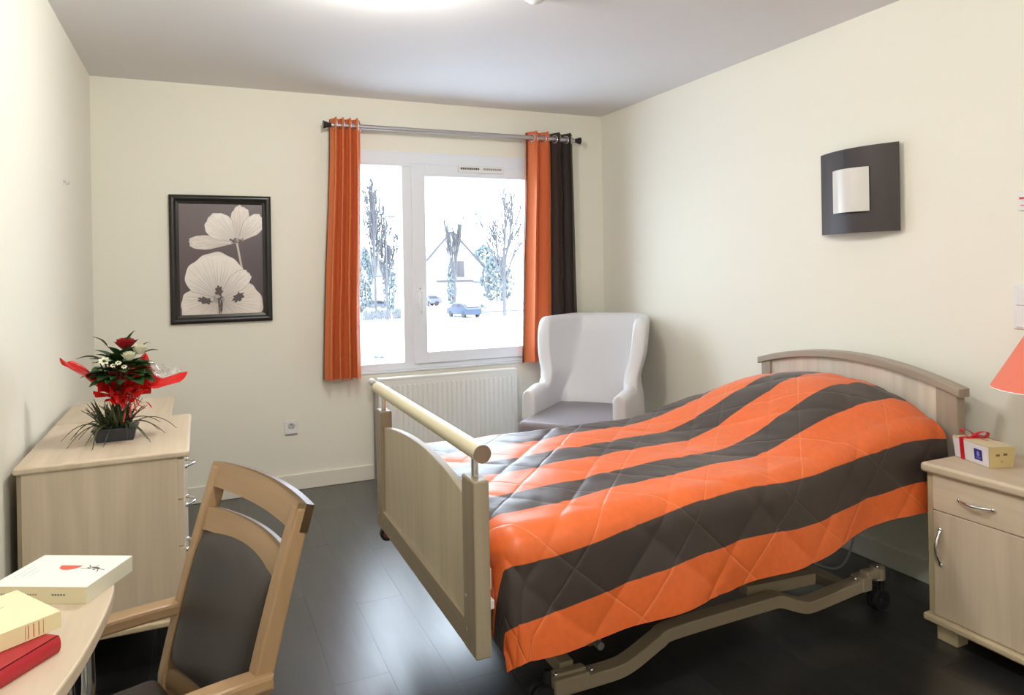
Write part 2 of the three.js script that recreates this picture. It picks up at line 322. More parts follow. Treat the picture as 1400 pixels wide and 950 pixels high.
// ---------- bed ----------
const BX = 1.187;               // outer face of the footboard
{
  const b = thing('hospital_bed', 'adjustable care bed with pale wood boards and taupe steel undercarriage', 'bed');
  // footboard
  const fb = new THREE.Group(); fb.name = 'footboard'; b.add(fb);
  const z0 = 1.815, z1 = 2.918;
  for (const [a, c] of [[z0, z0 + 0.088], [z1 - 0.092, z1]]) {
    const g = merge(bx(BX, 0.352, a, BX + 0.045, 0.815, c, 0.006), []);
    part(fb, 'post', uvM(g), M.bedPost, 'taupe wood post');
  }
  const s = new THREE.Shape();          // panel outline in (z, y)
  s.moveTo(z0 + 0.08, 0.40); s.lineTo(z1 - 0.085, 0.40); s.lineTo(z1 - 0.085, 0.742);
  s.bezierCurveTo(2.62, 0.800, 2.28, 0.818, z0 + 0.08, 0.752); s.lineTo(z0 + 0.08, 0.40);
  const pg = extr(s, 0.024, 0.003, 24); pg.rotateY(-Math.PI / 2); pg.translate(BX + 0.037, 0, 0);
  part(fb, 'panel', uvM(pg), M.bedPanel, 'pale wood panel with arched top');
  part(fb, 'bottom_bar', uvM(bx(BX + 0.002, 0.352, z0 + 0.08, BX + 0.043, 0.428, z1 - 0.085, 0.004), 'z'), M.bedPost);
  part(fb, 'push_rail', cyl([BX + 0.022, 0.888, z0 - 0.055], [BX + 0.022, 0.888, z1 + 0.012], 0.0235, 0.0235, 32), M.rail, 'cream round push rail');
  for (const z of [z0 - 0.056, z1 + 0.011]) part(fb, 'rail_end', uvM(cyl([BX + 0.022, 0.888, z], [BX + 0.022, 0.888, z + 0.004], 0.0238, 0.0238, 32)), M.railEnd, 'brown rail end');
  for (const z of [z0 + 0.044, z1 - 0.046]) part(fb, 'rail_pin', cyl([BX + 0.022, 0.80, z], [BX + 0.022, 0.872, z], 0.0095), M.chrome, 'chrome pin');
  for (const z of [z0 + 0.03, z1 - 0.07]) for (const y of [0.405, 0.495]) part(fb, 'screw', cyl([BX - 0.002, y, z], [BX + 0.002, y, z], 0.005, 0.005, 12), M.brushed);
  for (const z of [z0 + 0.04]) {
    const wv = part(fb, 'bumper_wheel', [cyl([BX + 0.028, 0.325, z - 0.010], [BX + 0.028, 0.325, z + 0.010], 0.028, 0.028, 24)], M.dark);
    part(wv, 'wheel_rim', cyl([BX + 0.028, 0.325, z - 0.011], [BX + 0.028, 0.325, z + 0.011], 0.017, 0.017, 20), std({ color: L(0.35, 0.08, 0.08), roughness: 0.4 }));
  }
  // headboard
  const hb = new THREE.Group(); hb.name = 'headboard'; b.add(hb);
  const hx = 3.195, ha = 1.805, hc = 2.838;
  part(hb, 'post', uvM(bx(hx, 0.32, ha, hx + 0.045, 0.88, ha + 0.062, 0.005)), M.bedCap, 'taupe wood post');
  part(hb, 'post', uvM(bx(hx, 0.32, hc - 0.088, hx + 0.045, 0.88, hc, 0.005)), M.bedCap, 'taupe wood post');
  const arc = (t) => 0.872 + 0.078 * (1 - Math.pow(Math.abs(2 * t - 0.96), 2.0));
  const ps = new THREE.Shape(); ps.moveTo(ha + 0.05, 0.36); ps.lineTo(hc - 0.06, 0.36);
  for (let k = 20; k >= 0; k--) { const z = lerp(ha + 0.05, hc - 0.06, k / 20); ps.lineTo(z, arc((z - ha) / (hc - ha)) - 0.006); }
  const hg = extr(ps, 0.024, 0.002); hg.rotateY(-Math.PI / 2); hg.translate(hx + 0.036, 0, 0);
  part(hb, 'panel', uvM(hg), M.headPanel, 'pale wood panel');
  const cs = new THREE.Shape(); const up = [], dn = [];
  for (let k = 0; k <= 32; k++) { const z = lerp(ha - 0.018, hc + 0.014, k / 32), t = clamp((z - ha) / (hc - ha), -0.02, 1.02); up.push([z, arc(t) + 0.012]); dn.push([z, arc(t) - 0.02]); }
  cs.moveTo(...dn[0]); for (const p of dn.slice(1)) cs.lineTo(...p); for (const p of up.reverse()) cs.lineTo(...p);
  const cg = extr(cs, 0.064, 0.004); cg.rotateY(-Math.PI / 2); cg.translate(hx + 0.054, 0, 0);
  part(hb, 'cap', uvM(cg, 'z'), M.bedCap, 'arched taupe top rail');
  // lying surface frame
  part(b, 'side_rail', bx(BX + 0.045, 0.43, 2.755, hx, 0.48, 2.79, 0.004), M.taupe);
  part(b, 'side_rail', bx(BX + 0.045, 0.43, 1.905, hx, 0.48, 1.94, 0.004), M.taupe);
  for (let k = 0; k < 12; k++) part(b, 'bed_slat', bx(1.34 + k * 0.158, 0.478, 1.90, 1.40 + k * 0.158, 0.49, 2.79, 0.003), M.taupe);
  part(b, 'corner_bracket', [bx(BX + 0.04, 0.45, 2.80, BX + 0.075, 0.475, 2.865, 0.003), bx(BX + 0.043, 0.50, 2.805, BX + 0.07, 0.56, 2.86, 0.004)], M.white);
  part(b, 'corner_bracket', bx(BX + 0.043, 0.395, 2.81, BX + 0.07, 0.45, 2.865, 0.004), M.dark);
  // undercarriage: cranked long beams, cross bars, lifting arms
  const beam = (z) => {
    const pts = [[1.56, 0.056], [1.76, 0.058], [1.83, 0.074], [1.93, 0.118], [1.99, 0.136], [2.40, 0.145], [2.455, 0.143], [2.53, 0.112], [2.585, 0.094], [2.65, 0.096], [2.89, 0.120]];
    const c = new THREE.CatmullRomCurve3(pts.map((p) => V3(p[0], p[1], 0)), false, 'catmullrom', 0.35), up = [], dn = [], h = 0.022;
    for (let k = 0; k <= 90; k++) { const p = c.getPoint(k / 90), t = c.getTangent(k / 90); up.push([p.x - t.y * h, p.y + t.x * h]); dn.push([p.x + t.y * h, p.y - t.x * h]); }
    const s = new THREE.Shape(); s.moveTo(...dn[0]); for (const p of dn.slice(1)) s.lineTo(...p); for (const p of up.reverse()) s.lineTo(...p);
    const g = extr(s, 0.055, 0.004); g.translate(0, 0, z); return g;
  };
  for (const z of [2.625, 1.98]) {
    const bm = part(b, 'base_beam', beam(z), M.taupe, 'cranked taupe steel beam');
    part(bm, 'end_bracket', [bx(1.53, 0.042, z - 0.006, 1.655, 0.092, z + 0.061, 0.006), bx(1.54, 0.089, z + 0.012, 1.65, 0.101, z + 0.043, 0.005)], M.taupe);
    part(bm, 'end_bracket', [bx(2.86, 0.095, z - 0.004, 2.91, 0.148, z + 0.059, 0.006), bx(2.895, 0.125, z + 0.004, 2.975, 0.162, z + 0.051, 0.012), cyl([2.975, 0.12, z + 0.027], [2.975, 0.165, z + 0.027], 0.028)], M.taupe);
    for (const [x, y] of [[1.545, 0.098], [1.672, 0.082], [2.845, 0.145], [2.965, 0.168]]) part(bm, 'bolt', sph(x, y, z + 0.035, 0.008), M.chrome, 'chrome bolt');
    for (const x of [1.50, 2.975]) {
      const ca = part(b, 'caster', [cyl([x, 0.038, z + 0.005], [x, 0.038, z + 0.022], 0.038, 0.038, 28), cyl([x, 0.038, z + 0.034], [x, 0.038, z + 0.051], 0.038, 0.038, 28), cyl([x + 0.02, 0.06, z + 0.028], [x + 0.02, 0.115, z + 0.028], 0.010)], M.dark, 'black twin caster');
      part(ca, 'hub', cyl([x, 0.038, z + 0.004], [x, 0.038, z + 0.053], 0.012), M.chrome);
    }
  }
  for (const x of [1.575, 1.72, 2.82]) part(b, 'cross_bar', bx(x, x === 1.72 ? 0.095 : 0.068, 2.03, x + 0.05, x === 1.72 ? 0.135 : 0.11, x === 1.72 ? 2.56 : 2.63, 0.004), M.taupe);
  part(b, 'latch', tube([[1.72, 0.125, 2.58], [1.68, 0.125, 2.585], [1.665, 0.123, 2.56], [1.68, 0.125, 2.54], [1.73, 0.125, 2.545]], 0.008, 30, 8), M.brushed, 'grey metal latch hook');
  part(b, 'latch_pin', cyl([1.745, 0.110, 2.555], [1.745, 0.110, 2.60], 0.013), M.brushed);
  const arm = (z, xa, ya, xb, yb) => { const d = V3(xb - xa, yb - ya, 0), g = bx(0, -0.022, 0, d.length(), 0.022, 0.045, 0.004); g.rotateZ(Math.atan2(d.y, d.x)); g.translate(xa, ya, z); return g; };
  for (const z of [2.50, 2.06]) {
    part(b, 'lifting_arm', arm(z, 1.77, 0.125, 2.20, 0.40), M.taupe);
    part(b, 'lifting_arm', arm(z, 2.44, 0.19, 2.06, 0.42), M.taupe);
    part(b, 'lifting_arm', arm(z + 0.06, 2.36, 0.165, 2.70, 0.150), M.taupe);
  }
  part(b, 'motor', [bx(2.30, 0.19, 2.22, 2.75, 0.27, 2.32, 0.02), cyl([1.95, 0.28, 2.27], [2.32, 0.235, 2.27], 0.02)], std({ color: L(0.10, 0.11, 0.13), roughness: 0.5 }), 'dark lift motor');
  part(b, 'power_cable', tube([[3.25, 0.35, 2.30], [3.20, 0.20, 2.36], [3.05, 0.07, 2.42], [2.90, 0.10, 2.40], [2.74, 0.20, 2.27]], 0.0045, 40, 8), std({ color: L(0.45, 0.45, 0.45), roughness: 0.5 }), 'grey cable');
}
{
  const m = thing('mattress', 'white mattress on the bed under the striped bedspread', 'mattress');
  part(m, 'cover', bx(1.325, 0.49, 1.90, 3.16, 0.622, 2.79, 0.04, 4), M.sheet);
  const p = thing('pillow', 'plump pillow at the headboard under the bedspread', 'pillow');
  const pg = new THREE.SphereGeometry(1, 40, 24); const q = pg.attributes.position;
  for (let i = 0; i < q.count; i++) { const sp = (v, e) => Math.sign(v) * Math.pow(Math.abs(v), e); q.setXYZ(i, sp(q.getX(i), 0.6) * 0.22, q.getY(i) * 0.075, sp(q.getZ(i), 0.6) * 0.33); }
  pg.computeVertexNormals(); pg.translate(2.955, 0.70, 2.33);
  part(p, 'pillowcase', pg, M.sheet);
}
// bedspread: striped quilted satin draped over mattress and pillow
{
  const c = thing('bedspread', 'orange and dark brown striped quilted bedspread over the bed', 'bedspread');
  const bands = [0.185, 0.335, 0.525, 0.665, 0.855, 1.005, 1.195, 1.36, 1.55, 1.70, 1.9];
  const TU = 2.2, TV = 2.0, D = 0.43;
  const OR = [0.905, 0.425, 0.20], DK = [0.265, 0.228, 0.215];
  const stitch = (u, v) => { const f = (q) => { const k = ((q % D) + D) % D; return Math.min(k, D - k) / Math.SQRT2; }; return Math.min(f(u + v + 0.1), f(u - v + 0.24)); };
  const tex = dataTex(1408, 1280, (i, j) => {
    const u = i * TU, v = j * TV;
    let k = 0; while (k < bands.length && v + 0.0015 * ns(u * 9, v * 3) >= bands[k]) k++;
    const o = k % 2 === 0, d = stitch(u, v), n = 1 + 0.03 * ns(u * 60, v * 60) + 0.02 * ns(u * 9, v * 9);
    let col = (o ? OR : DK).map((q) => q * n);
    if (d < 0.0012 && ((u * 220) % 1) < 0.8) col = o ? [0.96, 0.56, 0.36] : [0.36, 0.31, 0.29];
    return col;
  }, true);
  const bump = dataTex(1024, 1024, (i, j) => {
    const u = i * TU, v = j * TV, d = stitch(u, v);
    const wr = Math.exp(-d / 0.03) * (ns(u * 45, v * 45, 2.2) * 0.5 + ns(u * 90, v * 90, 5.2) * 0.3);
    const k = 0.62 - 0.42 * Math.exp(-d / 0.0045) + 0.16 * wr + 0.05 * ns(u * 14, v * 26, 7.7);
    return [k, k, k];
  });
  const r = 0.07, yTop = 0.655, aMax = 3.165;
  const fold = (e) => e <= 0 ? [e, 0] : e < Math.PI * r / 2 ? [r * Math.sin(e / r), r * (1 - Math.cos(e / r))] : [r + 0.035 * (e - Math.PI * r / 2), r + (e - Math.PI * r / 2)];
  const zN = (a) => lerp(2.878, 2.803, sst(1.5, 3.1, a)), zFar = 1.80, xF = 1.278;
  const vN = (a) => 0.455 - 0.060 * sst(1.3, 2.1, a) + 0.042 * sst(2.1, 3.1, a);                     // fabric coordinate at the near fold
  const hem0 = (a) => 0.050 + 0.010 * Math.sin(a * 5.3) + 0.026 * sst(2.0, 3.1, a) + 0.03 * sst(1.55, 1.25, a);
  const bumpH = (x, z) => {
    const d = z < 2.35 ? (2.35 - z) / 0.60 : (z - 2.35) / 0.475;
    const cr = Math.pow(clamp(1 - Math.pow(Math.abs(d), 2.5)), 0.9);
    return 0.212 * sst(2.28, 2.98, x) * cr * (1 - 0.10 * sst(3.06, 3.165, x));
  };
  const NU = 240, NV = 230, A0 = xF + r - 0.33, V1 = 1.80;
  const fabric = (s, t) => { const a = lerp(A0, aMax, s), v = lerp(hem0(Math.max(a, 1.2)), V1, t); return [a, v]; };
  const fn = (s, t) => {
    const [a, v] = fabric(s, t);
    const ac = Math.max(a, xF + r), near = vN(ac), zn = zN(ac) - r, wid = zn - (zFar + r);
    const eu = Math.max(0, xF + r - a), en = Math.max(0, near - v), ef = Math.max(0, v - near - wid);
    const ev = en > 0 ? en : ef, sgn = en > 0 ? 1 : -1;
    let x = ac, z = clamp(zn - (v - near), zFar + r, zn), y;
    y = yTop + bumpH(x, z) + 0.006 * ns(x * 3, z * 4, 1.1) + 0.004 * ns(x * 8, z * 9, 6.1) * 1.0;
    y -= 0.018 * sst(1.9, 1.34, x) * sst(2.55, 2.86, z);
    let e = Math.hypot(eu, ev);
    if (e > 1e-6) {
      const c0 = Math.max(eu, ev) / e; e *= 1 - 0.68 * (1 - c0);        // cloth corner cut round
      const [out, drop] = fold(e);
      const el = Math.hypot(eu, ev), cx = eu / el, cz = ev / el;
      const hang = sst(0.05, 0.35, drop);
      const wave = hang * (0.014 * Math.sin(a * 11 + 0.4 * Math.sin(a * 7)) + 0.010 * ns(a * 4, v * 3, 3.3)) * (cz > 0.3 ? 1 : 0.25);
      x -= cx * Math.min(out, eu > 0 ? r + 0.004 : out); z += sgn * cz * (out + wave + 0.012 * hang);
      y -= drop * (1 - 0.02 * hang);
    }
    return [x, y, z];
  };
  const fnPuff = (s, t) => {
    const p = fn(s, t), [a, v] = fabric(s, t), e = 0.002;
    const p1 = fn(s + e, t), p2 = fn(s, t + e), n = V3(p1[0] - p[0], p1[1] - p[1], p1[2] - p[2]).cross(V3(p2[0] - p[0], p2[1] - p[1], p2[2] - p[2])).normalize();
    const d = stitch(a, v), k = 0.006 * (1 - Math.exp(-d / 0.022)) + 0.0025 * ns(a * 22, v * 13, 8.8) * Math.exp(-d / 0.08);
    return [p[0] + n.x * k, p[1] + n.y * k, p[2] + n.z * k];
  };
  const m = phy({ map: tex, roughness: 0.42, ior: 1.5, bumpMap: bump, bumpScale: 0.005, sheen: 0.5, sheenRoughness: 0.4, sheenColor: L(0.8, 0.8, 0.9) });
  part(c, 'quilted_cover', sheet(fnPuff, NU, NV, 0.010, (s, t) => { const [a, v] = fabric(s, t); return [(a - A0) / TU, v / TV]; }), m);
}
// ---------- armchair ----------
{
  const c = thing('wing_armchair', 'pale grey wing armchair with a mauve grey seat by the curtain', 'armchair', [2.805, 0, 0.70], -48 * Math.PI / 180);
  // shell: one bent wall that runs from arm to back to arm
  const path = (s) => {                 // s in -1..1, plan at seat level
    const q = Math.abs(s), sg = Math.sign(s) || 1;
    const pts = [[0, -0.30], [0.16, -0.285], [0.255, -0.225], [0.292, -0.10], [0.298, 0.06], [0.292, 0.20], [0.285, 0.325]];
    const f = q * (pts.length - 1), i = Math.min(pts.length - 2, Math.floor(f)), t = f - i;
    const P = (k) => k < 0 ? [-pts[-k][0], pts[-k][1]] : pts[Math.min(k, pts.length - 1)];
    const [a, b, d, e] = [P(i - 1), P(i), P(i + 1), P(i + 2)];
    const cr = (m) => 0.5 * (2 * b[m] + (-a[m] + d[m]) * t + (2 * a[m] - 5 * b[m] + 4 * d[m] - e[m]) * t * t + (-a[m] + 3 * b[m] - 3 * d[m] + e[m]) * t * t * t);
    return [sg * cr(0), cr(1)];
  };
  const topH = (q) => lerp(1.045 - 0.006 * q, 0.615 + 0.018 * sst(1, 0.75, q), sst(0.50, 0.675, q));
  const th = 0.042, y0 = 0.16, ring = [];
  const NU = 120, NVs = 40;
  const pos = [], uv = [], idx = [];
  const mid = (s, h) => {               // centre surface of the wall at height h
    const [x, z] = path(s), q = Math.abs(s), up = sst(0.55, 1.04, h), w = 1 - sst(0.55, 0.8, q);
    const flare = 1 + 0.09 * Math.pow(up, 1.2) * w - 0.10 * Math.exp(-Math.pow((h - 0.66) / 0.09, 2)) * w;
    return V3(x * flare, h, z + (0.10 - 0.26 * sst(0.42, 1.02, h)) * w * (1 - sst(0.2, 0.42, q) * 0.8) - 0.06 * sst(0.42, 1.02, h) * w + 0.11 * up * sst(0.25, 0.55, q) * w);
  };
  for (let i = 0; i <= NU; i++) {
    const s = -1 + 2 * i / NU, q = Math.abs(s), e = 0.01, H1 = topH(q);
    for (let j = 0; j <= NVs; j++) {
      const k = j / NVs; let h, side;     // outer up, over the rim, inner down
      if (k < 0.42) { h = lerp(y0, H1 - th, k / 0.42); side = -1; } else if (k <= 0.58) { const a = (k - 0.42) / 0.16 * Math.PI; h = H1 - th + th * Math.sin(a); side = -Math.cos(a); } else { h = lerp(H1 - th, y0, (k - 0.58) / 0.42); side = 1; }
      const p = mid(s, h), p1 = mid(Math.min(1, s + e), h), p0 = mid(Math.max(-1, s - e), h);
      const tx = p1.x - p0.x, tz = p1.z - p0.z, l = Math.hypot(tx, tz);
      const endR = Math.min(1, (1 - q) / 0.05), er = 0.35 + 0.65 * Math.sqrt(1 - Math.pow(1 - endR, 2));
      const n = V3(-tz / l, 0, tx / l).multiplyScalar(-1);   // towards the outside
      const ins = n.dot(V3(p.x, 0, p.z)) > 0 ? -1 : 1;
      p.addScaledVector(n, ins * side * th * er);
      pos.push(p.x, p.y, p.z); uv.push(i / NU * 2.2, k * 1.8);
    }
  }
  for (let i = 0; i < NU; i++) for (let j = 0; j < NVs; j++) { const a = i * (NVs + 1) + j, b = a + NVs + 1; idx.push(a, a + 1, b, b, a + 1, b + 1); }
  for (const i of [0, NU]) for (let j = 0; j < NVs / 2; j++) { const a = i * (NVs + 1) + j, b = i * (NVs + 1) + NVs - j, o = [a, a + 1, b, a + 1, b - 1, b]; idx.push(...(i ? o : o.reverse())); }
  let g = new THREE.BufferGeometry(); g.setAttribute('position', new THREE.Float32BufferAttribute(pos, 3)); g.setAttribute('uv', new THREE.Float32BufferAttribute(uv, 2)); g.setIndex(idx); g.computeVertexNormals();
  part(c, 'shell', g, M.shell, 'pale grey upholstered shell with wings and arms');
  part(c, 'seat_cushion', bx(-0.262, 0.385, -0.27, 0.262, 0.475, 0.54, 0.03, 4), M.seatFab, 'mauve grey seat cushion');
  part(c, 'seat_base', bx(-0.275, 0.17, -0.26, 0.275, 0.39, 0.37, 0.015, 3), M.shell);
  for (const [x, z] of [[-0.24, 0.30], [0.24, 0.30], [-0.2, -0.24], [0.2, -0.24]]) part(c, 'leg', cyl([x * 1.08, 0, z * 1.08], [x, 0.18, z], 0.014, 0.022), M.chairWood, 'wooden leg');
}
// ---------- nightstand and the things on it ----------
const bowHandle = (len, along) => { const pts = []; for (let k = 0; k <= 12; k++) { const t = k / 12; pts.push([-0.028 * Math.sin(Math.PI * t) - 0.002, along === 'y' ? (t - 0.5) * len : 0, along === 'z' ? (t - 0.5) * len : 0]); } return tube(pts, 0.0052, 30, 10); };
{
  const n = thing('nightstand', 'pale wood bedside cabinet with one drawer and one door', 'nightstand', [2.95, 0, 2.87]);
  const D = 0.39, Wd = 0.47, T = 0.635;
  part(n, 'top', uvM(bx(-0.012, T - 0.034, -0.004, D, T, Wd + 0.012, 0.012, 4), 'z'), M.maple, 'pale wood top with rounded edge');
  part(n, 'side_panel', uvM(bx(0.012, 0.09, 0.008, D, T - 0.034, 0.030, 0.002)), M.mapleEdge);
  part(n, 'side_panel', uvM(bx(0.012, 0.09, Wd - 0.022, D, T - 0.034, Wd, 0.002)), M.mapleEdge);
  part(n, 'back_panel', uvM(bx(D - 0.012, 0.09, 0.03, D, T - 0.034, Wd - 0.022, 0.001)), M.maple);
  part(n, 'bottom_board', uvM(bx(-0.012, 0.062, -0.004, D, 0.09, Wd + 0.012, 0.011, 4), 'z'), M.mapleEdge);
  const dr = part(n, 'drawer', uvM(bx(0.006, 0.471, 0.033, 0.026, T - 0.036, Wd - 0.025, 0.002), 'z'), M.maple);
  const h1 = bowHandle(0.115, 'z'); h1.translate(0.006, 0.532, 0.19);
  const hh = part(dr, 'handle', [h1, sph(0.003, 0.532, 0.19 - 0.0575, 0.008), sph(0.003, 0.532, 0.19 + 0.0575, 0.008)], M.chrome, 'chrome bow handle');
  const dd = part(n, 'door', uvM(bx(0.006, 0.092, 0.033, 0.026, 0.468, Wd - 0.025, 0.002), 'y', 0.3), M.maple);
  const h2 = bowHandle(0.125, 'y'); h2.translate(0.006, 0.345, 0.062);
  part(dd, 'handle', [h2, sph(0.003, 0.345 - 0.0625, 0.062, 0.008), sph(0.003, 0.345 + 0.0625, 0.062, 0.008)], M.chrome, 'chrome bow handle');
  for (const [x, z] of [[0.02, 0.03], [0.02, Wd - 0.10], [D - 0.08, 0.03], [D - 0.08, Wd - 0.10]]) part(n, 'foot', uvM(bx(x, 0, z, x + 0.06, 0.063, z + 0.075, 0.003)), M.mapleEdge);
}
{
  // chocolate box with ribbon
  const ang = Math.atan2(-0.053, 0.155);
  const g = thing('gift_box', 'small gold and white gift box with a red ribbon bow on the bedside cabinet', 'gift box', [3.090, 0.6355, 2.972], ang);
  const w = 0.088, l = 0.168, h = 0.072;     // x depth, z length
  const flare = (w, l, h, k, kl) => { const b = new THREE.BoxGeometry(w, h, l, 1, 1, 1), p = b.attributes.position; for (let i = 0; i < p.count; i++) if (p.getY(i) > 0) { p.setX(i, p.getX(i) * k); p.setZ(i, p.getZ(i) * kl); } b.translate(0, h / 2, 0); b.computeVertexNormals(); return b; };
  const gold = std({ color: L(0.70, 0.56, 0.27), roughness: 0.35 }), whitec = std({ color: L(0.80, 0.77, 0.80), roughness: 0.4 }), red = std({ color: L(0.62, 0.012, 0.03), roughness: 0.3 });
  const mx = w * 0.06;
  g.position.x += 0.045; 
  part(g, 'body', flare(w, l, h, 1.14, 1.06), gold, 'gold card box');
  part(g, 'front_card', sheet((u, v) => [-(w / 2) * lerp(1, 1.14, v) - 0.0012, 0.002 + v * (h - 0.002), (u - 0.5) * l * lerp(1, 1.06, v) * 0.99], 2, 2, 0.0012), whitec, 'white front');
  part(g, 'lid', [bx(-w * 0.57, h, -l * 0.53, w * 0.57, h + 0.004, l * 0.53, 0.001), bx(-w * 0.575, h + 0.001, -l * 0.53, -w * 0.5, h + 0.0065, l * 0.53, 0.001)], std({ color: L(0.72, 0.62, 0.40), roughness: 0.35 }));
  const lab = document.createElement('canvas'); lab.width = lab.height = 128; const q = lab.getContext('2d');
  q.fillStyle = '#2c2f93'; q.fillRect(0, 0, 128, 128); q.fillStyle = '#8f90d8';
  q.beginPath(); q.moveTo(64, 18); q.bezierCurveTo(88, 34, 92, 62, 78, 84); q.lineTo(50, 84); q.bezierCurveTo(36, 62, 40, 34, 64, 18); q.fill();
  q.fillStyle = '#b9bbea'; for (let k = 0; k < 7; k++) q.fillRect(24 + k * 12, 96, 8, 8);
  const lt = new THREE.CanvasTexture(lab); lt.colorSpace = THREE.SRGBColorSpace;
  part(g, 'blue_label', sheet((u, v) => { const yv = lerp(0.24, 0.78, v); return [-(w / 2) * lerp(1, 1.14, yv) - 0.0026, yv * h, lerp(0.018, 0.056, u)]; }, 1, 1, 0.0006), std({ map: lt, roughness: 0.4 }), 'blue square label with a pale emblem');
  const gm = std({ color: L(0.22, 0.15, 0.05), roughness: 0.5 });
  part(g, 'end_print', [[-0.016, 0.045, 0.014], [0.012, 0.047, 0.014], [0.0, 0.022, 0.006]].map(([x, y, s]) => bx(x - s / 2, y - s * 0.25, l / 2 * lerp(1, 1.06, y / h) - 0.001, x + s / 2, y + s * 0.3, l / 2 * lerp(1, 1.06, y / h) + 0.0006, 0)), gm, 'small dark print');
  const rz = -0.042;
  part(g, 'ribbon', [sheet((u, v) => [-(w / 2) * lerp(1, 1.14, v) - 0.003, v * (h + 0.006), rz + (u - 0.5) * 0.020], 2, 4, 0.0012), bx(-w * 0.585, h + 0.0045, rz - 0.01, w * 0.58, h + 0.008, rz + 0.01, 0.001)], red, 'red satin ribbon');
  const loop = (sx, dx, dy, dz) => sheet((u, v) => { const a = u * Math.PI * 2; return [dx * (0.5 - 0.5 * Math.cos(a)) * sx, h + 0.008 + dy * (0.5 - 0.5 * Math.cos(a)) + 0.012 * Math.sin(a), rz + (v - 0.5) * 0.016 + dz * (0.5 - 0.5 * Math.cos(a))]; }, 20, 3, 0.001);
  part(g, 'bow', [loop(-1, 0.036, 0.020, -0.020), loop(1, 0.045, 0.012, 0.01), sph(0, h + 0.012, rz, 0.009), sheet((u, v) => [u * 0.05, h + 0.010 + 0.006 * Math.sin(u * 5), rz + (v - 0.5) * 0.014 + u * 0.06], 10, 2, 0.001), sheet((u, v) => [-0.012 + u * 0.02, h + 0.010 + 0.004 * Math.sin(u * 5), rz + (v - 0.5) * 0.014 + u * 0.05], 10, 2, 0.001)], red, 'red bow');
}
{
  const l = thing('table_lamp', 'bedside lamp with a salmon orange cone shade', 'lamp', [3.155, 0.635, 3.215]);
  const sm = std({ color: L(0.80, 0.20, 0.12), roughness: 0.7, bumpMap: weaveBump, bumpScale: 0.0004 });
  part(l, 'shade', new THREE.LatheGeometry([[0.192, 0.293], [0.194, 0.295], [0.078, 0.50], [0.075, 0.50], [0.190, 0.293]].map((p) => new THREE.Vector2(...p)), 48), sm, 'salmon orange cone shade');
  const t = new THREE.TorusGeometry(0.192, 0.0028, 8, 48); t.rotateX(Math.PI / 2); t.translate(0, 0.294, 0);
  part(l, 'shade_trim', t, M.white);
  part(l, 'stand', new THREE.LatheGeometry([[0.0001, 0], [0.075, 0], [0.075, 0.012], [0.02, 0.03], [0.016, 0.10], [0.03, 0.16], [0.014, 0.22], [0.012, 0.42], [0.0001, 0.42]].map((p) => new THREE.Vector2(...p)), 32), M.brushed);
  part(l, 'shade_spider', [cyl([-0.08, 0.46, 0], [0.08, 0.46, 0], 0.003), cyl([0, 0.42, 0], [0, 0.46, 0], 0.006)], M.brushed);
}
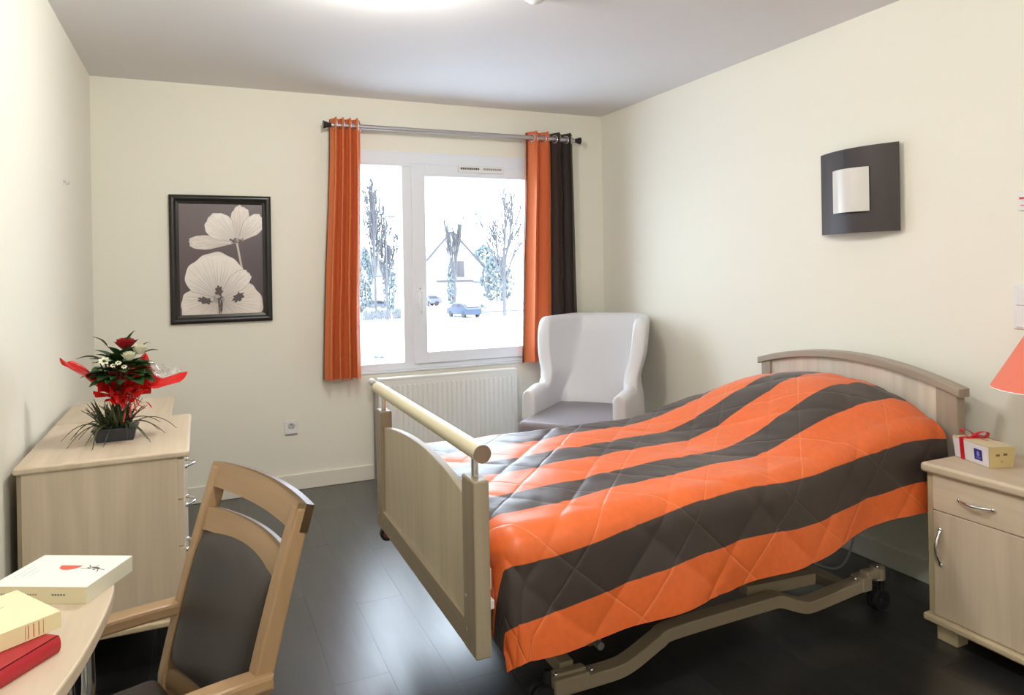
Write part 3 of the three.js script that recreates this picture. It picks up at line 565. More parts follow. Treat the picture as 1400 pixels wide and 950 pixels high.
// ---------- wall lamp, sockets, switches, hook ----------
{
  const l = thing('wall_lamp', 'square dark brown wall lamp with a small frosted glass centre', 'wall lamp', [W, 1.692, 2.295]);
  const bow = (hw, hh, x0, dep, t) => sheet((u, v) => { const q = 2 * u - 1; return [-(x0 + dep * (1 - q * q)), (v - 0.5) * hh * 2, q * hw]; }, 24, 4, t);
  part(l, 'plate', bow(0.210, 0.193, 0.022, 0.055, 0.006), M.lampPlate, 'bowed dark brown plate');
  part(l, 'diffuser', bow(0.097, 0.099, 0.072, 0.034, 0.005), M.frost, 'frosted glass panel');
  part(l, 'wall_box', bx(-0.065, -0.06, -0.06, 0, 0.06, 0.06, 0.003), M.white);
  part(l, 'diffuser_bracket', bx(-0.09, -0.085, -0.06, -0.07, 0.085, 0.06, 0.003), M.white);
  const o = thing('wall_socket', 'white wall socket below the framed poppies', 'socket', [1.063, 0.395, 0]);
  const s = new THREE.Shape([[-0.041, -0.041], [0.041, -0.041], [0.041, 0.041], [-0.041, 0.041]].map((p) => new THREE.Vector2(...p))); const hp = new THREE.Path(); hp.absarc(0, 0.004, 0.021, 0, Math.PI * 2); s.holes.push(hp);
  part(o, 'plate', extr(s, 0.010, 0.002, 24), M.white);
  part(o, 'well', cyl([0, 0.004, 0], [0, 0.004, 0.002], 0.022), std({ color: L(0.6, 0.6, 0.58), roughness: 0.5 }));
  part(o, 'earth_pin', cyl([0, 0.016, 0.001], [0, 0.016, 0.012], 0.0035), M.chrome);
  part(o, 'pin_hole', [cyl([-0.009, -0.003, 0.0015], [-0.009, -0.003, 0.0026], 0.003), cyl([0.009, -0.003, 0.0015], [0.009, -0.003, 0.0026], 0.003)], M.dark);
  part(o, 'label_strip', bx(-0.036, -0.052, 0, 0.036, -0.044, 0.004, 0.001), M.brushed);
  const a = thing('call_button', 'small white nurse call plate with a red symbol on the wall', 'call button', [W, 1.583, 3.02]);
  part(a, 'plate', bx(-0.012, -0.037, -0.042, 0, 0.037, 0.042, 0.003), M.white);
  part(a, 'red_symbol', [bx(-0.013, 0.004, -0.034, -0.0115, 0.012, 0.010, 0), bx(-0.013, -0.02, -0.03, -0.0115, -0.017, 0.02, 0)], std({ color: L(0.6, 0.06, 0.05), roughness: 0.5 }));
  const b = thing('light_switch', 'white double light switch plate on the wall above the bedside lamp', 'switch', [W, 1.186, 3.0]);
  part(b, 'plate', bx(-0.010, -0.081, -0.043, 0, 0.081, 0.043, 0.003), M.white);
  for (const y of [-0.041, 0.041]) part(b, 'rocker', bx(-0.015, y - 0.034, -0.032, -0.009, y + 0.034, 0.032, 0.003), M.white);
  const k = thing('wall_hook', 'tiny white hook on the wall above the dresser', 'hook', [0, 1.788, 0.942]);
  part(k, 'base', bx(0, -0.016, -0.009, 0.004, 0.016, 0.009, 0.002), M.white);
  part(k, 'peg', tube([[0.003, 0.004, 0], [0.014, -0.004, 0], [0.018, -0.012, 0], [0.024, -0.010, 0], [0.026, 0.0, 0]], 0.0028, 20, 8), M.brushed);
}
// ---------- framed print ----------
{
  const f = thing('framed_picture', 'black framed sepia picture of two pale poppies', 'picture', [0.678, 1.453, 0]);
  const w = 0.2845, h = 0.383, fw = 0.052;
  const prof = new THREE.Shape(); prof.moveTo(0, 0.004); prof.lineTo(0, 0.022); prof.quadraticCurveTo(0.012, 0.036, 0.028, 0.028); prof.lineTo(0.036, 0.018); prof.lineTo(fw, 0.014); prof.lineTo(fw, 0.004); prof.lineTo(0, 0.004);
  const side = (len, rot, tx, ty, name) => {      // mitred moulding: profile (across, out) swept along the side
    const g = new THREE.ExtrudeGeometry(prof, { depth: len, bevelEnabled: false, curveSegments: 8 }), p = g.attributes.position;
    for (let i = 0; i < p.count; i++) { const a = p.getX(i), o = p.getY(i), t = p.getZ(i) / len; p.setXYZ(i, lerp(-len / 2 + a, len / 2 - a, t), -a, o); }
    g.computeVertexNormals(); g.rotateZ(rot); g.translate(tx, ty, 0); part(f, name, g, M.frame);
  };
  side(2 * w, 0, 0, h, 'frame_rail'); side(2 * w, Math.PI, 0, -h, 'frame_rail'); side(2 * h, Math.PI / 2, -w, 0, 'frame_rail'); side(2 * h, -Math.PI / 2, w, 0, 'frame_rail');
  const cv = document.createElement('canvas'); cv.width = 512; cv.height = 704; const c = cv.getContext('2d');
  const bg = c.createLinearGradient(0, 0, 512, 704); bg.addColorStop(0, '#6f6163'); bg.addColorStop(0.5, '#5a4d51'); bg.addColorStop(1, '#4a3f42'); c.fillStyle = bg; c.fillRect(0, 0, 512, 704);
  // one petal: a wavy fan from the flower's heart, with fine veins
  const R2 = Math.PI / 180;
  const petal = (cx, cy, a0, a1, len, wav, ph, tone, flat = 1) => {
    const pts = [], N = 60, rad = (t) => len * Math.pow(Math.sin(Math.PI * (0.06 + 0.88 * t)), 0.34) * (1 + wav * Math.sin(t * 17 + ph) + wav * 0.6 * Math.sin(t * 41 + ph * 2));
    for (let k = 0; k <= N; k++) { const t = k / N, a = lerp(a0, a1, t) * R2; pts.push([cx + rad(t) * Math.cos(a), cy + rad(t) * Math.sin(a) * flat]); }
    const g = c.createRadialGradient(cx, cy, 8, cx, cy, len), m = (q) => `rgb(${tone.map((v) => Math.round(v * q)).join(',')})`;
    g.addColorStop(0, m(0.66)); g.addColorStop(0.25, m(0.84)); g.addColorStop(0.6, m(0.96)); g.addColorStop(0.9, m(1)); g.addColorStop(1, m(0.93));
    c.fillStyle = g; c.beginPath(); c.moveTo(cx, cy); for (const p of pts) c.lineTo(...p); c.closePath(); c.fill();
    c.strokeStyle = 'rgba(125,110,106,0.5)'; c.lineWidth = 2.5; c.stroke();
    for (let k = 0; k < 46; k++) { const t = (k + 0.5) / 46, a = lerp(a0, a1, t) * R2, q = rad(t) * (0.55 + 0.4 * Math.abs(Math.sin(k * 5.3 + ph))), d = Math.sin(k * 2.7 + ph) > 0; c.strokeStyle = d ? 'rgba(130,116,110,0.20)' : 'rgba(255,252,248,0.28)'; c.lineWidth = d ? 2.5 : 4; c.beginPath(); c.moveTo(cx + 30 * Math.cos(a), cy + 30 * Math.sin(a) * flat); c.quadraticCurveTo(cx + q * 0.5 * Math.cos(a + 0.05), cy + q * 0.5 * Math.sin(a + 0.05) * flat, cx + q * Math.cos(a), cy + q * Math.sin(a) * flat); c.stroke(); }
  };
  const T1 = [234, 224, 214], T2 = [240, 233, 226], T3 = [226, 215, 205];
  // upper flower, seen from the side
  petal(350, 248, 255, 300, 238, 0.02, 1, T1); petal(350, 248, 288, 338, 232, 0.018, 2, T2);
  petal(345, 250, 166, 196, 285, 0.014, 3, T3); petal(345, 250, 190, 262, 232, 0.014, 4, T2);
  c.fillStyle = '#5b4f50'; for (const [x, y, q] of [[330, 238, 13], [312, 230, 9], [372, 236, 12], [392, 238, 8], [338, 224, 8], [385, 226, 6]]) { c.beginPath(); c.ellipse(x, y, q, q * 0.7, 0.4, 0, 7); c.fill(); }
  c.strokeStyle = '#cdbcb6'; c.lineWidth = 13; c.beginPath(); c.moveTo(350, 250); c.quadraticCurveTo(362, 320, 380, 430); c.stroke(); c.strokeStyle = '#a89794'; c.lineWidth = 3; c.beginPath(); c.moveTo(356, 255); c.quadraticCurveTo(368, 320, 386, 430); c.stroke();
  // lower flower, facing out
  petal(228, 606, 88, 214, 232, 0.020, 6, T1, 0.9); petal(240, 610, -48, 92, 268, 0.022, 7, T1, 0.92);
  petal(228, 598, 196, 332, 286, 0.020, 5, T2); petal(228, 598, 300, 342, 250, 0.015, 9, T2);
  c.fillStyle = '#564a4b';
  const blot = (x, y, a, b, rot, sd) => { c.beginPath(); for (let k = 0; k <= 40; k++) { const t = k / 40 * Math.PI * 2, q = 1 + 0.18 * Math.sin(t * 7 + sd) + 0.12 * Math.sin(t * 13 + sd); const px = a * q * Math.cos(t), py = b * q * Math.sin(t); c.lineTo(x + px * Math.cos(rot) - py * Math.sin(rot), y + px * Math.sin(rot) + py * Math.cos(rot)); } c.fill(); };
  blot(234, 556, 22, 34, 0, 1); blot(150, 612, 42, 20, 0.25, 2); blot(352, 598, 38, 24, -0.6, 3); blot(248, 652, 8, 44, 0.05, 4);
  c.fillStyle = '#b9aca4'; c.beginPath(); c.ellipse(224, 588, 14, 12, 0, 0, 7); c.fill();
  const t = new THREE.CanvasTexture(cv); t.colorSpace = THREE.SRGBColorSpace;
  const pl = new THREE.BoxGeometry(2 * (w - fw + 0.004), 2 * (h - fw + 0.004), 0.004); pl.translate(0, 0, 0.009);
  part(f, 'poppy_print', pl, std({ map: t, roughness: 0.35 }), 'sepia print of two pale poppies');
}
// ---------- dresser ----------
{
  const d = thing('dresser', 'pale wood chest of drawers holding the flower arrangement', 'dresser', [0.03, 0, 1.39]);
  const D = 0.465, Ln = 0.655, T = 0.785, B = 0.235;
  part(d, 'top', uvM(bx(-0.008, T - 0.024, -0.006, D + 0.016, T, Ln + 0.012, 0.009, 4), 'z'), M.maple, 'pale wood top with rounded edge');
  part(d, 'side_panel', uvM(bx(0.012, B, Ln - 0.022, D - 0.02, T - 0.024, Ln, 0.002)), M.maple);
  part(d, 'side_panel', uvM(bx(0.012, B, 0, D - 0.02, T - 0.024, 0.022, 0.002)), M.maple);
  part(d, 'back_panel', uvM(bx(0.0, B, 0.004, 0.014, T - 0.024, Ln - 0.004, 0.001)), M.bedPost);
  part(d, 'bottom_board', uvM(bx(-0.004, B - 0.022, -0.006, D + 0.012, B, Ln + 0.010, 0.008, 4), 'z'), M.mapleEdge);
  const hts = [B + 0.003, 0.467, 0.622, T - 0.027];
  for (let k = 0; k < 3; k++) {
    const dr = part(d, 'drawer', uvM(bx(D - 0.022, hts[k], 0.004, D - 0.002, hts[k + 1] - 0.003, Ln - 0.004, 0.002), 'z', k * 0.4), M.maple);
    const y = hts[k + 1] - 0.068;
    for (const z of [0.44]) { const h = bowHandle(0.11, 'z'); h.rotateY(Math.PI); h.translate(D - 0.002, y, z); part(dr, 'handle', [h, sph(D, y, z - 0.055, 0.008), sph(D, y, z + 0.055, 0.008)], M.chrome, 'chrome bow handle'); }
  }
  for (const [x, z] of [[0.03, 0.04], [D - 0.1, 0.04], [0.03, Ln - 0.30], [D - 0.1, Ln - 0.30]]) part(d, 'leg', bx(x, 0, z, x + 0.05, B - 0.02, z + 0.05, 0.003), M.dark, 'black leg');
  const e = thing('low_cabinet', 'narrow pale wood cabinet between the dresser and the window wall', 'cabinet', [0.03, 0, 0.88]);
  part(e, 'top', uvM(bx(-0.008, T - 0.024, 0, 0.405, T, 0.494, 0.006, 3), 'z'), M.maple);
  part(e, 'body', uvM(bx(0.0, B, 0.012, 0.39, T - 0.024, 0.490, 0.003)), M.maple);
  part(e, 'plinth', bx(0.02, 0, 0.04, 0.34, B, 0.46, 0.003), M.dark);
}
// ---------- flower arrangement ----------
{
  const f = thing('flower_arrangement', 'red rose and white flower bouquet in red film above a spiky grass plant', 'flowers', [0.272, 0.785, 1.765]);
  const pot = (() => { const g = new THREE.BoxGeometry(0.135, 0.045, 0.095, 1, 1, 1), p = g.attributes.position; for (let i = 0; i < p.count; i++) if (p.getY(i) < 0) { p.setX(i, p.getX(i) * 0.84); p.setZ(i, p.getZ(i) * 0.82); } g.translate(0, 0.0225, 0); g.computeVertexNormals(); return g; })();
  part(f, 'pot', [pot, bx(-0.071, 0.040, -0.051, 0.071, 0.047, 0.051, 0.002)], std({ color: L(0.035, 0.038, 0.048), roughness: 0.35 }), 'low black plastic pot');
  const greens = [[0.040, 0.060, 0.020], [0.055, 0.080, 0.025], [0.085, 0.095, 0.045], [0.03, 0.045, 0.02]].map((c) => std({ color: L(...c), roughness: 0.5 }));
  // one blade: tapering strip along a bent path
  const blade = (base, dir, len, rise, droop, w) => sheet((u, v) => {
    const t = v, r = len * t, y = rise * t - droop * t * t, ww = w * (0.35 + 0.65 * Math.sin(Math.PI * Math.min(1, t * 0.7 + 0.25))) * (1 - Math.pow(t, 3)) + 0.0003, s = (u - 0.5) * 2;
    return [base[0] + Math.cos(dir) * r - Math.sin(dir) * ww * s, Math.max(0.003, base[1] + y - 0.0015 * (1 - s * s)), base[2] + Math.sin(dir) * r + Math.cos(dir) * ww * s];
  }, 2, 10, 0.0012);
  for (let k = 0; k < 96; k++) {
    const dir = k * 2.39996, up = k < 74;
    const q = up ? rr(0.15, 1) : 1;
    part(f, 'grass_blade', up ? blade([rr(-0.035, 0.035), 0.035, rr(-0.025, 0.025)], dir, 0.02 + 0.070 * q, rr(0.11, 0.155) * (1 - 0.3 * q), 0.03 * q, 0.0052) : blade([rr(-0.045, 0.045), 0.04, rr(-0.03, 0.03)], dir, rr(0.11, 0.17), rr(0.10, 0.14), rr(0.12, 0.175), 0.0042), greens[k % 4]);
  }
  // stems of the bouquet
  const cy = 0.285;
  part(f, 'stem_bundle', [0, 1, 2, 3, 4].map((k) => tube([[0.01 * Math.cos(k * 1.3), 0.03, 0.01 * Math.sin(k * 1.3)], [0.012 * Math.cos(k * 1.3), 0.14, 0.012 * Math.sin(k * 1.3)], [0.05 * Math.cos(k * 1.3), cy, 0.05 * Math.sin(k * 1.3)]], 0.003, 16, 6)), greens[0]);
  // broad leaves
  const leaf = (p, dir, tilt, len, w) => { const g = sheet((u, v) => { const s = (u - 0.5) * 2, ww = w * Math.sin(Math.PI * Math.pow(v, 0.8)) + 0.0004; return [v * len, 0.12 * len * Math.sin(Math.PI * v) - 0.25 * ww * (1 - s * s) - 0.1 * len * v * v, ww * s]; }, 6, 10, 0.001); g.rotateZ(tilt); g.rotateY(-dir); g.translate(...p); return g; };
  const lg = [[0.014, 0.050, 0.012], [0.020, 0.075, 0.016], [0.030, 0.10, 0.022]].map((c) => std({ color: L(...c), roughness: 0.38 }));
  for (let k = 0; k < 64; k++) { const d = k * 2.39996, q = Math.sqrt((k + 0.5) / 64), r0 = 0.050 * q; part(f, 'leaf', leaf([0.020 + r0 * Math.cos(d), cy - 0.065 + 0.075 * (1 - q) + rr(-0.012, 0.012), r0 * Math.sin(d)], d, lerp(1.0, -0.15, q), rr(0.055, 0.085), rr(0.020, 0.031)), lg[k % 3]); }
  for (const [x, y, z, d, t, l] of [[0.04, 0.33, 0.01, 0.3, 1.2, 0.06], [0.07, 0.31, 0.0, 0.1, 0.7, 0.05], [0.09, 0.30, 0.0, 0.0, 0.25, 0.05], [-0.02, 0.33, 0.01, 2.8, 0.8, 0.06], [-0.04, 0.29, 0.02, 3.1, 0.15, 0.075]]) part(f, 'leaf', leaf([x, y, z], d, t, l, 0.014), lg[1]);
  // roses built of cupped petals
  function rose(name, label, p, R, mat, hgt) {
    const g = new THREE.Group(); g.name = name; g.userData.label = label; g.position.set(...p); f.add(g);
    let n = 0;
    for (const [cnt, rad, open, hh] of [[3, 0.30, 0.0, 1.0], [4, 0.55, 0.08, 0.97], [5, 0.82, 0.18, 0.90], [6, 1.0, 0.45, 0.78]]) for (let k = 0; k < cnt; k++, n++) {
      const a0 = k / cnt * Math.PI * 2 + n * 0.5, wd = Math.PI * 2.7 / cnt;
      part(g, 'petal', sheet((u, v) => { const a = a0 + (u - 0.5) * wd * (0.55 + 0.6 * Math.sin(Math.PI * (0.2 + 0.6 * v))), r = R * rad * (0.35 + 0.65 * Math.sin(v * Math.PI * 0.5)) + R * open * 0.35 * v * v * v, yy = hgt * hh * (v - 0.10 * (2 * u - 1) ** 4 * v) - R * open * 0.22 * Math.pow(v, 6); return [r * Math.cos(a), yy, r * Math.sin(a)]; }, 8, 8, 0.0008), mat);
    }
    return g;
  }
  const redM = std({ color: L(0.40, 0.008, 0.014), roughness: 0.5 }), whM = std({ color: L(0.78, 0.77, 0.58), roughness: 0.55 });
  rose('red_rose', 'dark red rose', [0.034, 0.318, 0.0], 0.032, redM, 0.040);
  rose('white_rose', 'cream white rose', [0.050, 0.282, 0.055], 0.022, whM, 0.032);
  rose('white_rose', 'cream white rose', [0.082, 0.300, 0.035], 0.023, whM, 0.036);
  const daisy = (p, r) => { const g = new THREE.Group(); g.name = 'small_white_flower'; g.position.set(...p); f.add(g); for (let k = 0; k < 7; k++) { const q = leaf([0, 0, 0], k / 7 * Math.PI * 2, 0.25, r, r * 0.32); q.rotateX(0.7); part(g, 'petal', q, whM); } part(g, 'flower_eye', sph(0, 0.003, 0.002, r * 0.25), lg[2]); };
  daisy([-0.026, 0.283, 0.06], 0.021); daisy([0.018, 0.276, 0.075], 0.011); daisy([0.036, 0.262, 0.078], 0.010); daisy([0.002, 0.268, 0.075], 0.010);
  // red film: a square sheet gathered under the flowers, its corners standing out
  const film = phy({ color: L(0.80, 0.022, 0.015), roughness: 0.22, transmission: 0.38, thickness: 0, ior: 1.45, side: THREE.DoubleSide });
  const sm = (a, b, w) => { let d = Math.atan2(Math.sin(a - b), Math.cos(a - b)); return Math.exp(-(d * d) / (w * w)); };
  const filmFn = (u, v) => {
    const a = u * Math.PI * 2;
    const cl = sm(a, Math.PI * 1.02, 0.42), cr = sm(a, 0.10, 0.40), cf = sm(a, Math.PI * 0.45, 0.5), cb = sm(a, -0.9, 0.5), cb2 = sm(a, Math.PI * 1.45, 0.4);
    const R = 0.075 + 0.105 * cl + 0.140 * cr + 0.012 * cf + 0.05 * cb + 0.05 * cb2 + 0.010 * Math.sin(a * 9) * v;
    const hy = 0.045 + 0.105 * cl - 0.002 * cr - 0.06 * cf + 0.075 * cb + 0.06 * cb2 + 0.012 * Math.sin(a * 7 + 1);
    const w = 0.012 * v * Math.sin(a * 13) + 0.006 * v * Math.sin(a * 23 + v * 6);
    const r = 0.014 + (R - 0.014) * Math.pow(v, 0.85);
    return [0.012 + r * Math.cos(a), 0.152 + hy * Math.pow(v, 1.25) + w + 0.035 * v * (1 - v) * 2, r * Math.sin(a) * 0.9];
  };
  part(f, 'red_film', sheet(filmFn, 160, 16, 0.0006), film, 'crinkled red film wrap');
  const film2 = (a0, spread, len, yk) => sheet((u, v) => { const a = a0 + (u - 0.5) * spread * (0.4 + v), r = 0.014 + len * v * (1 - 0.25 * Math.abs(2 * u - 1)); return [0.012 + r * Math.cos(a), 0.155 + yk * v + 0.010 * Math.sin(u * 16) * v, r * Math.sin(a)]; }, 24, 10, 0.0006);
  part(f, 'red_film', [film2(1.35, 1.1, 0.085, -0.008), film2(2.0, 0.8, 0.10, 0.02), film2(0.75, 0.9, 0.115, 0.015)], film);
  part(f, 'ribbon_tail', [0, 1, 2, 3, 4].map((k) => sheet((u, v) => [0.045 + 0.007 * k + 0.030 * v * (k - 1) * 0.5 + (u - 0.5) * 0.005, 0.155 - 0.075 * v * (1 - 0.1 * k) + 0.01 * Math.sin(v * 5 + k), 0.055 + 0.01 * v + 0.003 * k], 1, 10, 0.0008)), std({ color: L(0.55, 0.03, 0.035), roughness: 0.3 }), 'curled red ribbon ends');
  // clear film at the side and pale rose film standing behind
  const clear = phy({ color: L(0.97, 0.97, 0.97), roughness: 0.12, transmission: 0.88, thickness: 0, ior: 1.5, side: THREE.DoubleSide });
  part(f, 'clear_film', sheet((u, v) => [0.09 + 0.11 * u + 0.012 * Math.sin(v * 9), 0.19 + 0.075 * v * (1 - 0.6 * u) + 0.012 * Math.sin(u * 17 + v * 5), -0.03 + 0.02 * Math.sin(u * 12 + v * 7)], 24, 14, 0.0005), clear, 'clear crinkled film');
}
// ---------- desk, books ----------
{
  const d = thing('desk', 'pale wood desk with a curved front edge and chrome legs', 'desk');
  const s = new THREE.Shape();           // plan outline (x, -z)
  s.moveTo(0.02, -2.985); s.lineTo(0.372, -2.985); s.bezierCurveTo(0.388, -2.99, 0.389, -3.04, 0.388, -3.09); s.bezierCurveTo(0.380, -3.24, 0.362, -3.36, 0.335, -3.44); s.bezierCurveTo(0.29, -3.58, 0.20, -3.70, 0.02, -3.76); s.lineTo(0.02, -2.985);
  const g = extr(s, 0.026, 0.004, 24); g.rotateX(-Math.PI / 2); g.translate(0, 0.724, 0);
  part(d, 'table_top', uvM(g, 'z'), M.maple, 'pale wood top with curved front');
  // bent tube frames: down from the front edge, back under the top, then to the floor by the wall
  for (const [x, z] of [[0.345, 3.075], [0.325, 3.165], [0.25, 3.52]]) part(d, 'leg', tube([[x, 0.724, z], [x, 0.66, z], [x, 0.575, z], [x - 0.012, 0.545, z], [x - 0.04, 0.532, z], [0.12, 0.530, z], [0.085, 0.522, z], [0.072, 0.49, z], [0.07, 0.40, z], [0.07, 0.0, z]], 0.0115, 80, 16), M.chrome, 'bent chrome tube leg');
  part(d, 'under_frame', [bx(0.05, 0.695, 3.04, 0.09, 0.7235, 3.62, 0.003)], M.brushed);
}
const paper = std({ color: L(0.74, 0.70, 0.55), roughness: 0.8, bumpMap: dataTex(8, 256, (u, v) => { const k = 0.5 + 0.5 * ns(v * 180, 2.1); return [k, k, k]; }), bumpScale: 0.0004 });
// a book lying flat: its spine along local x at +z
function book(name, label, pos, turn, w, dep, h, coverMat, topMat, hard, spineMat) {
  const b = thing(name, label, 'book', pos, turn), t = hard ? 0.003 : 0.0008, o = hard ? 0.003 : 0;
  part(b, 'pages', bx(-w / 2 + o, t, -dep / 2 + o, w / 2 - o, h - t, dep / 2 - 0.001, 0.0008), paper, 'cream page block');
  part(b, 'back_cover', bx(-w / 2, 0, -dep / 2, w / 2, t, dep / 2, 0.0004, 1), coverMat);
  const fc = new THREE.BoxGeometry(w, t, dep); fc.translate(0, h - t / 2, 0);
  part(b, 'front_cover', fc, topMat || coverMat);
  const sp = hard ? (() => { const s = new THREE.Shape(); s.moveTo(0, 0); s.quadraticCurveTo(0.008, h / 2, 0, h); s.lineTo(-0.003, h); s.quadraticCurveTo(0.005, h / 2, -0.003, 0); const g = extr(s, w, 0.0005); g.rotateY(-Math.PI / 2); g.translate(w / 2, 0, dep / 2); return g; })() : new THREE.BoxGeometry(w, h, 0.0012).translate(0, h / 2, dep / 2);
  part(b, 'spine', sp, spineMat || coverMat);
  return b;
}
{
  const cnv = (w, h, fn) => { const c = document.createElement('canvas'); c.width = w; c.height = h; fn(c.getContext('2d'), w, h); const t = new THREE.CanvasTexture(c); t.colorSpace = THREE.SRGBColorSpace; return std({ map: t, roughness: 0.35 }); };
  const white = cnv(512, 400, (q, w, h) => {
    q.fillStyle = '#f3f1ec'; q.fillRect(0, 0, w, h);
    q.save(); q.translate(62, 250); q.rotate(-Math.PI / 2);
    q.fillStyle = '#8d8478'; q.font = 'italic 26px serif'; for (let k = 0; k < 3; k++) { for (let i = 0; i < 9 - k * 2; i++) q.fillRect(-40 + i * 17 + k * 8, -16 + k * 34, 9 + ((i * 5 + k * 3) % 5), 4); }
    q.restore();
    q.fillStyle = '#e0563c'; q.beginPath(); q.arc(258, 135, 60, 0.0, Math.PI); q.fill();
    q.strokeStyle = '#3d2b28'; q.fillStyle = '#3d2b28'; q.lineWidth = 5; q.beginPath(); q.moveTo(330, 178); q.quadraticCurveTo(390, 168, 470, 186); q.stroke();
    for (const [x, y, r] of [[370, 166, 12], [392, 158, 14], [414, 164, 16], [432, 178, 10], [410, 186, 9]]) { q.beginPath(); q.ellipse(x, y, r, r * 0.5, 0.3, 0, 7); q.fill(); }
    q.beginPath(); q.moveTo(430, 180); q.lineTo(446, 216); q.stroke(); q.beginPath(); q.moveTo(378, 160); q.lineTo(352, 132); q.moveTo(400, 156); q.lineTo(404, 128); q.stroke();
  });
  const spine = cnv(512, 80, (q) => { q.fillStyle = '#dfd6b4'; q.fillRect(0, 0, 512, 80); q.fillStyle = '#9a8f72'; for (let k = 0; k < 14; k++) q.fillRect(60 + k * 14, 34, 10, 7); q.fillStyle = '#6e6450'; for (let k = 0; k < 5; k++) q.fillRect(330 + k * 15, 34, 11, 8); });
  const cream = std({ color: L(0.80, 0.75, 0.55), roughness: 0.45 });
  book('paperback', 'thick white paperback with a red half circle on its cover on the desk', [0.296, 0.7505, 2.983], Math.atan2(-0.082, 0.16), 0.19, 0.146, 0.031, std({ color: L(0.8, 0.79, 0.75), roughness: 0.4 }), white, false, spine);
  const redM = std({ color: L(0.42, 0.016, 0.028), roughness: 0.42, bumpMap: weaveBump, bumpScale: 0.0002 });
  // directions of the two books at the edge of the desk
  book('hardback_book', 'dark red hardback book on the desk under the yellow book', [0.222, 0.7505, 3.305], Math.atan2(0.80, 0.60), 0.19, 0.13, 0.027, redM, null, true);
  const yel = cnv(256, 384, (q) => { q.fillStyle = '#efe7bd'; q.fillRect(0, 0, 256, 384); q.fillStyle = '#b39a5c'; for (let k = 0; k < 9; k++) q.fillRect(60 + k * 15, 130, 10, 5); for (let k = 0; k < 5; k++) q.fillRect(90 + k * 15, 160, 10, 5); });
  const ysp = cnv(512, 80, (q) => { q.fillStyle = '#e9dcae'; q.fillRect(0, 0, 512, 80); q.fillStyle = '#c26a4a'; for (const x of [356, 380, 404]) q.fillRect(x, 8, 5, 64); q.fillStyle = '#8c8058'; for (const x of [344, 426]) q.fillRect(x, 8, 3, 64); });
  book('paperback', 'pale yellow paperback lying on the dark red book', [0.218, 0.7785, 3.222], Math.atan2(0.56, 0.83), 0.165, 0.155, 0.027, std({ color: L(0.80, 0.73, 0.45), roughness: 0.45 }), yel, false, ysp);
}
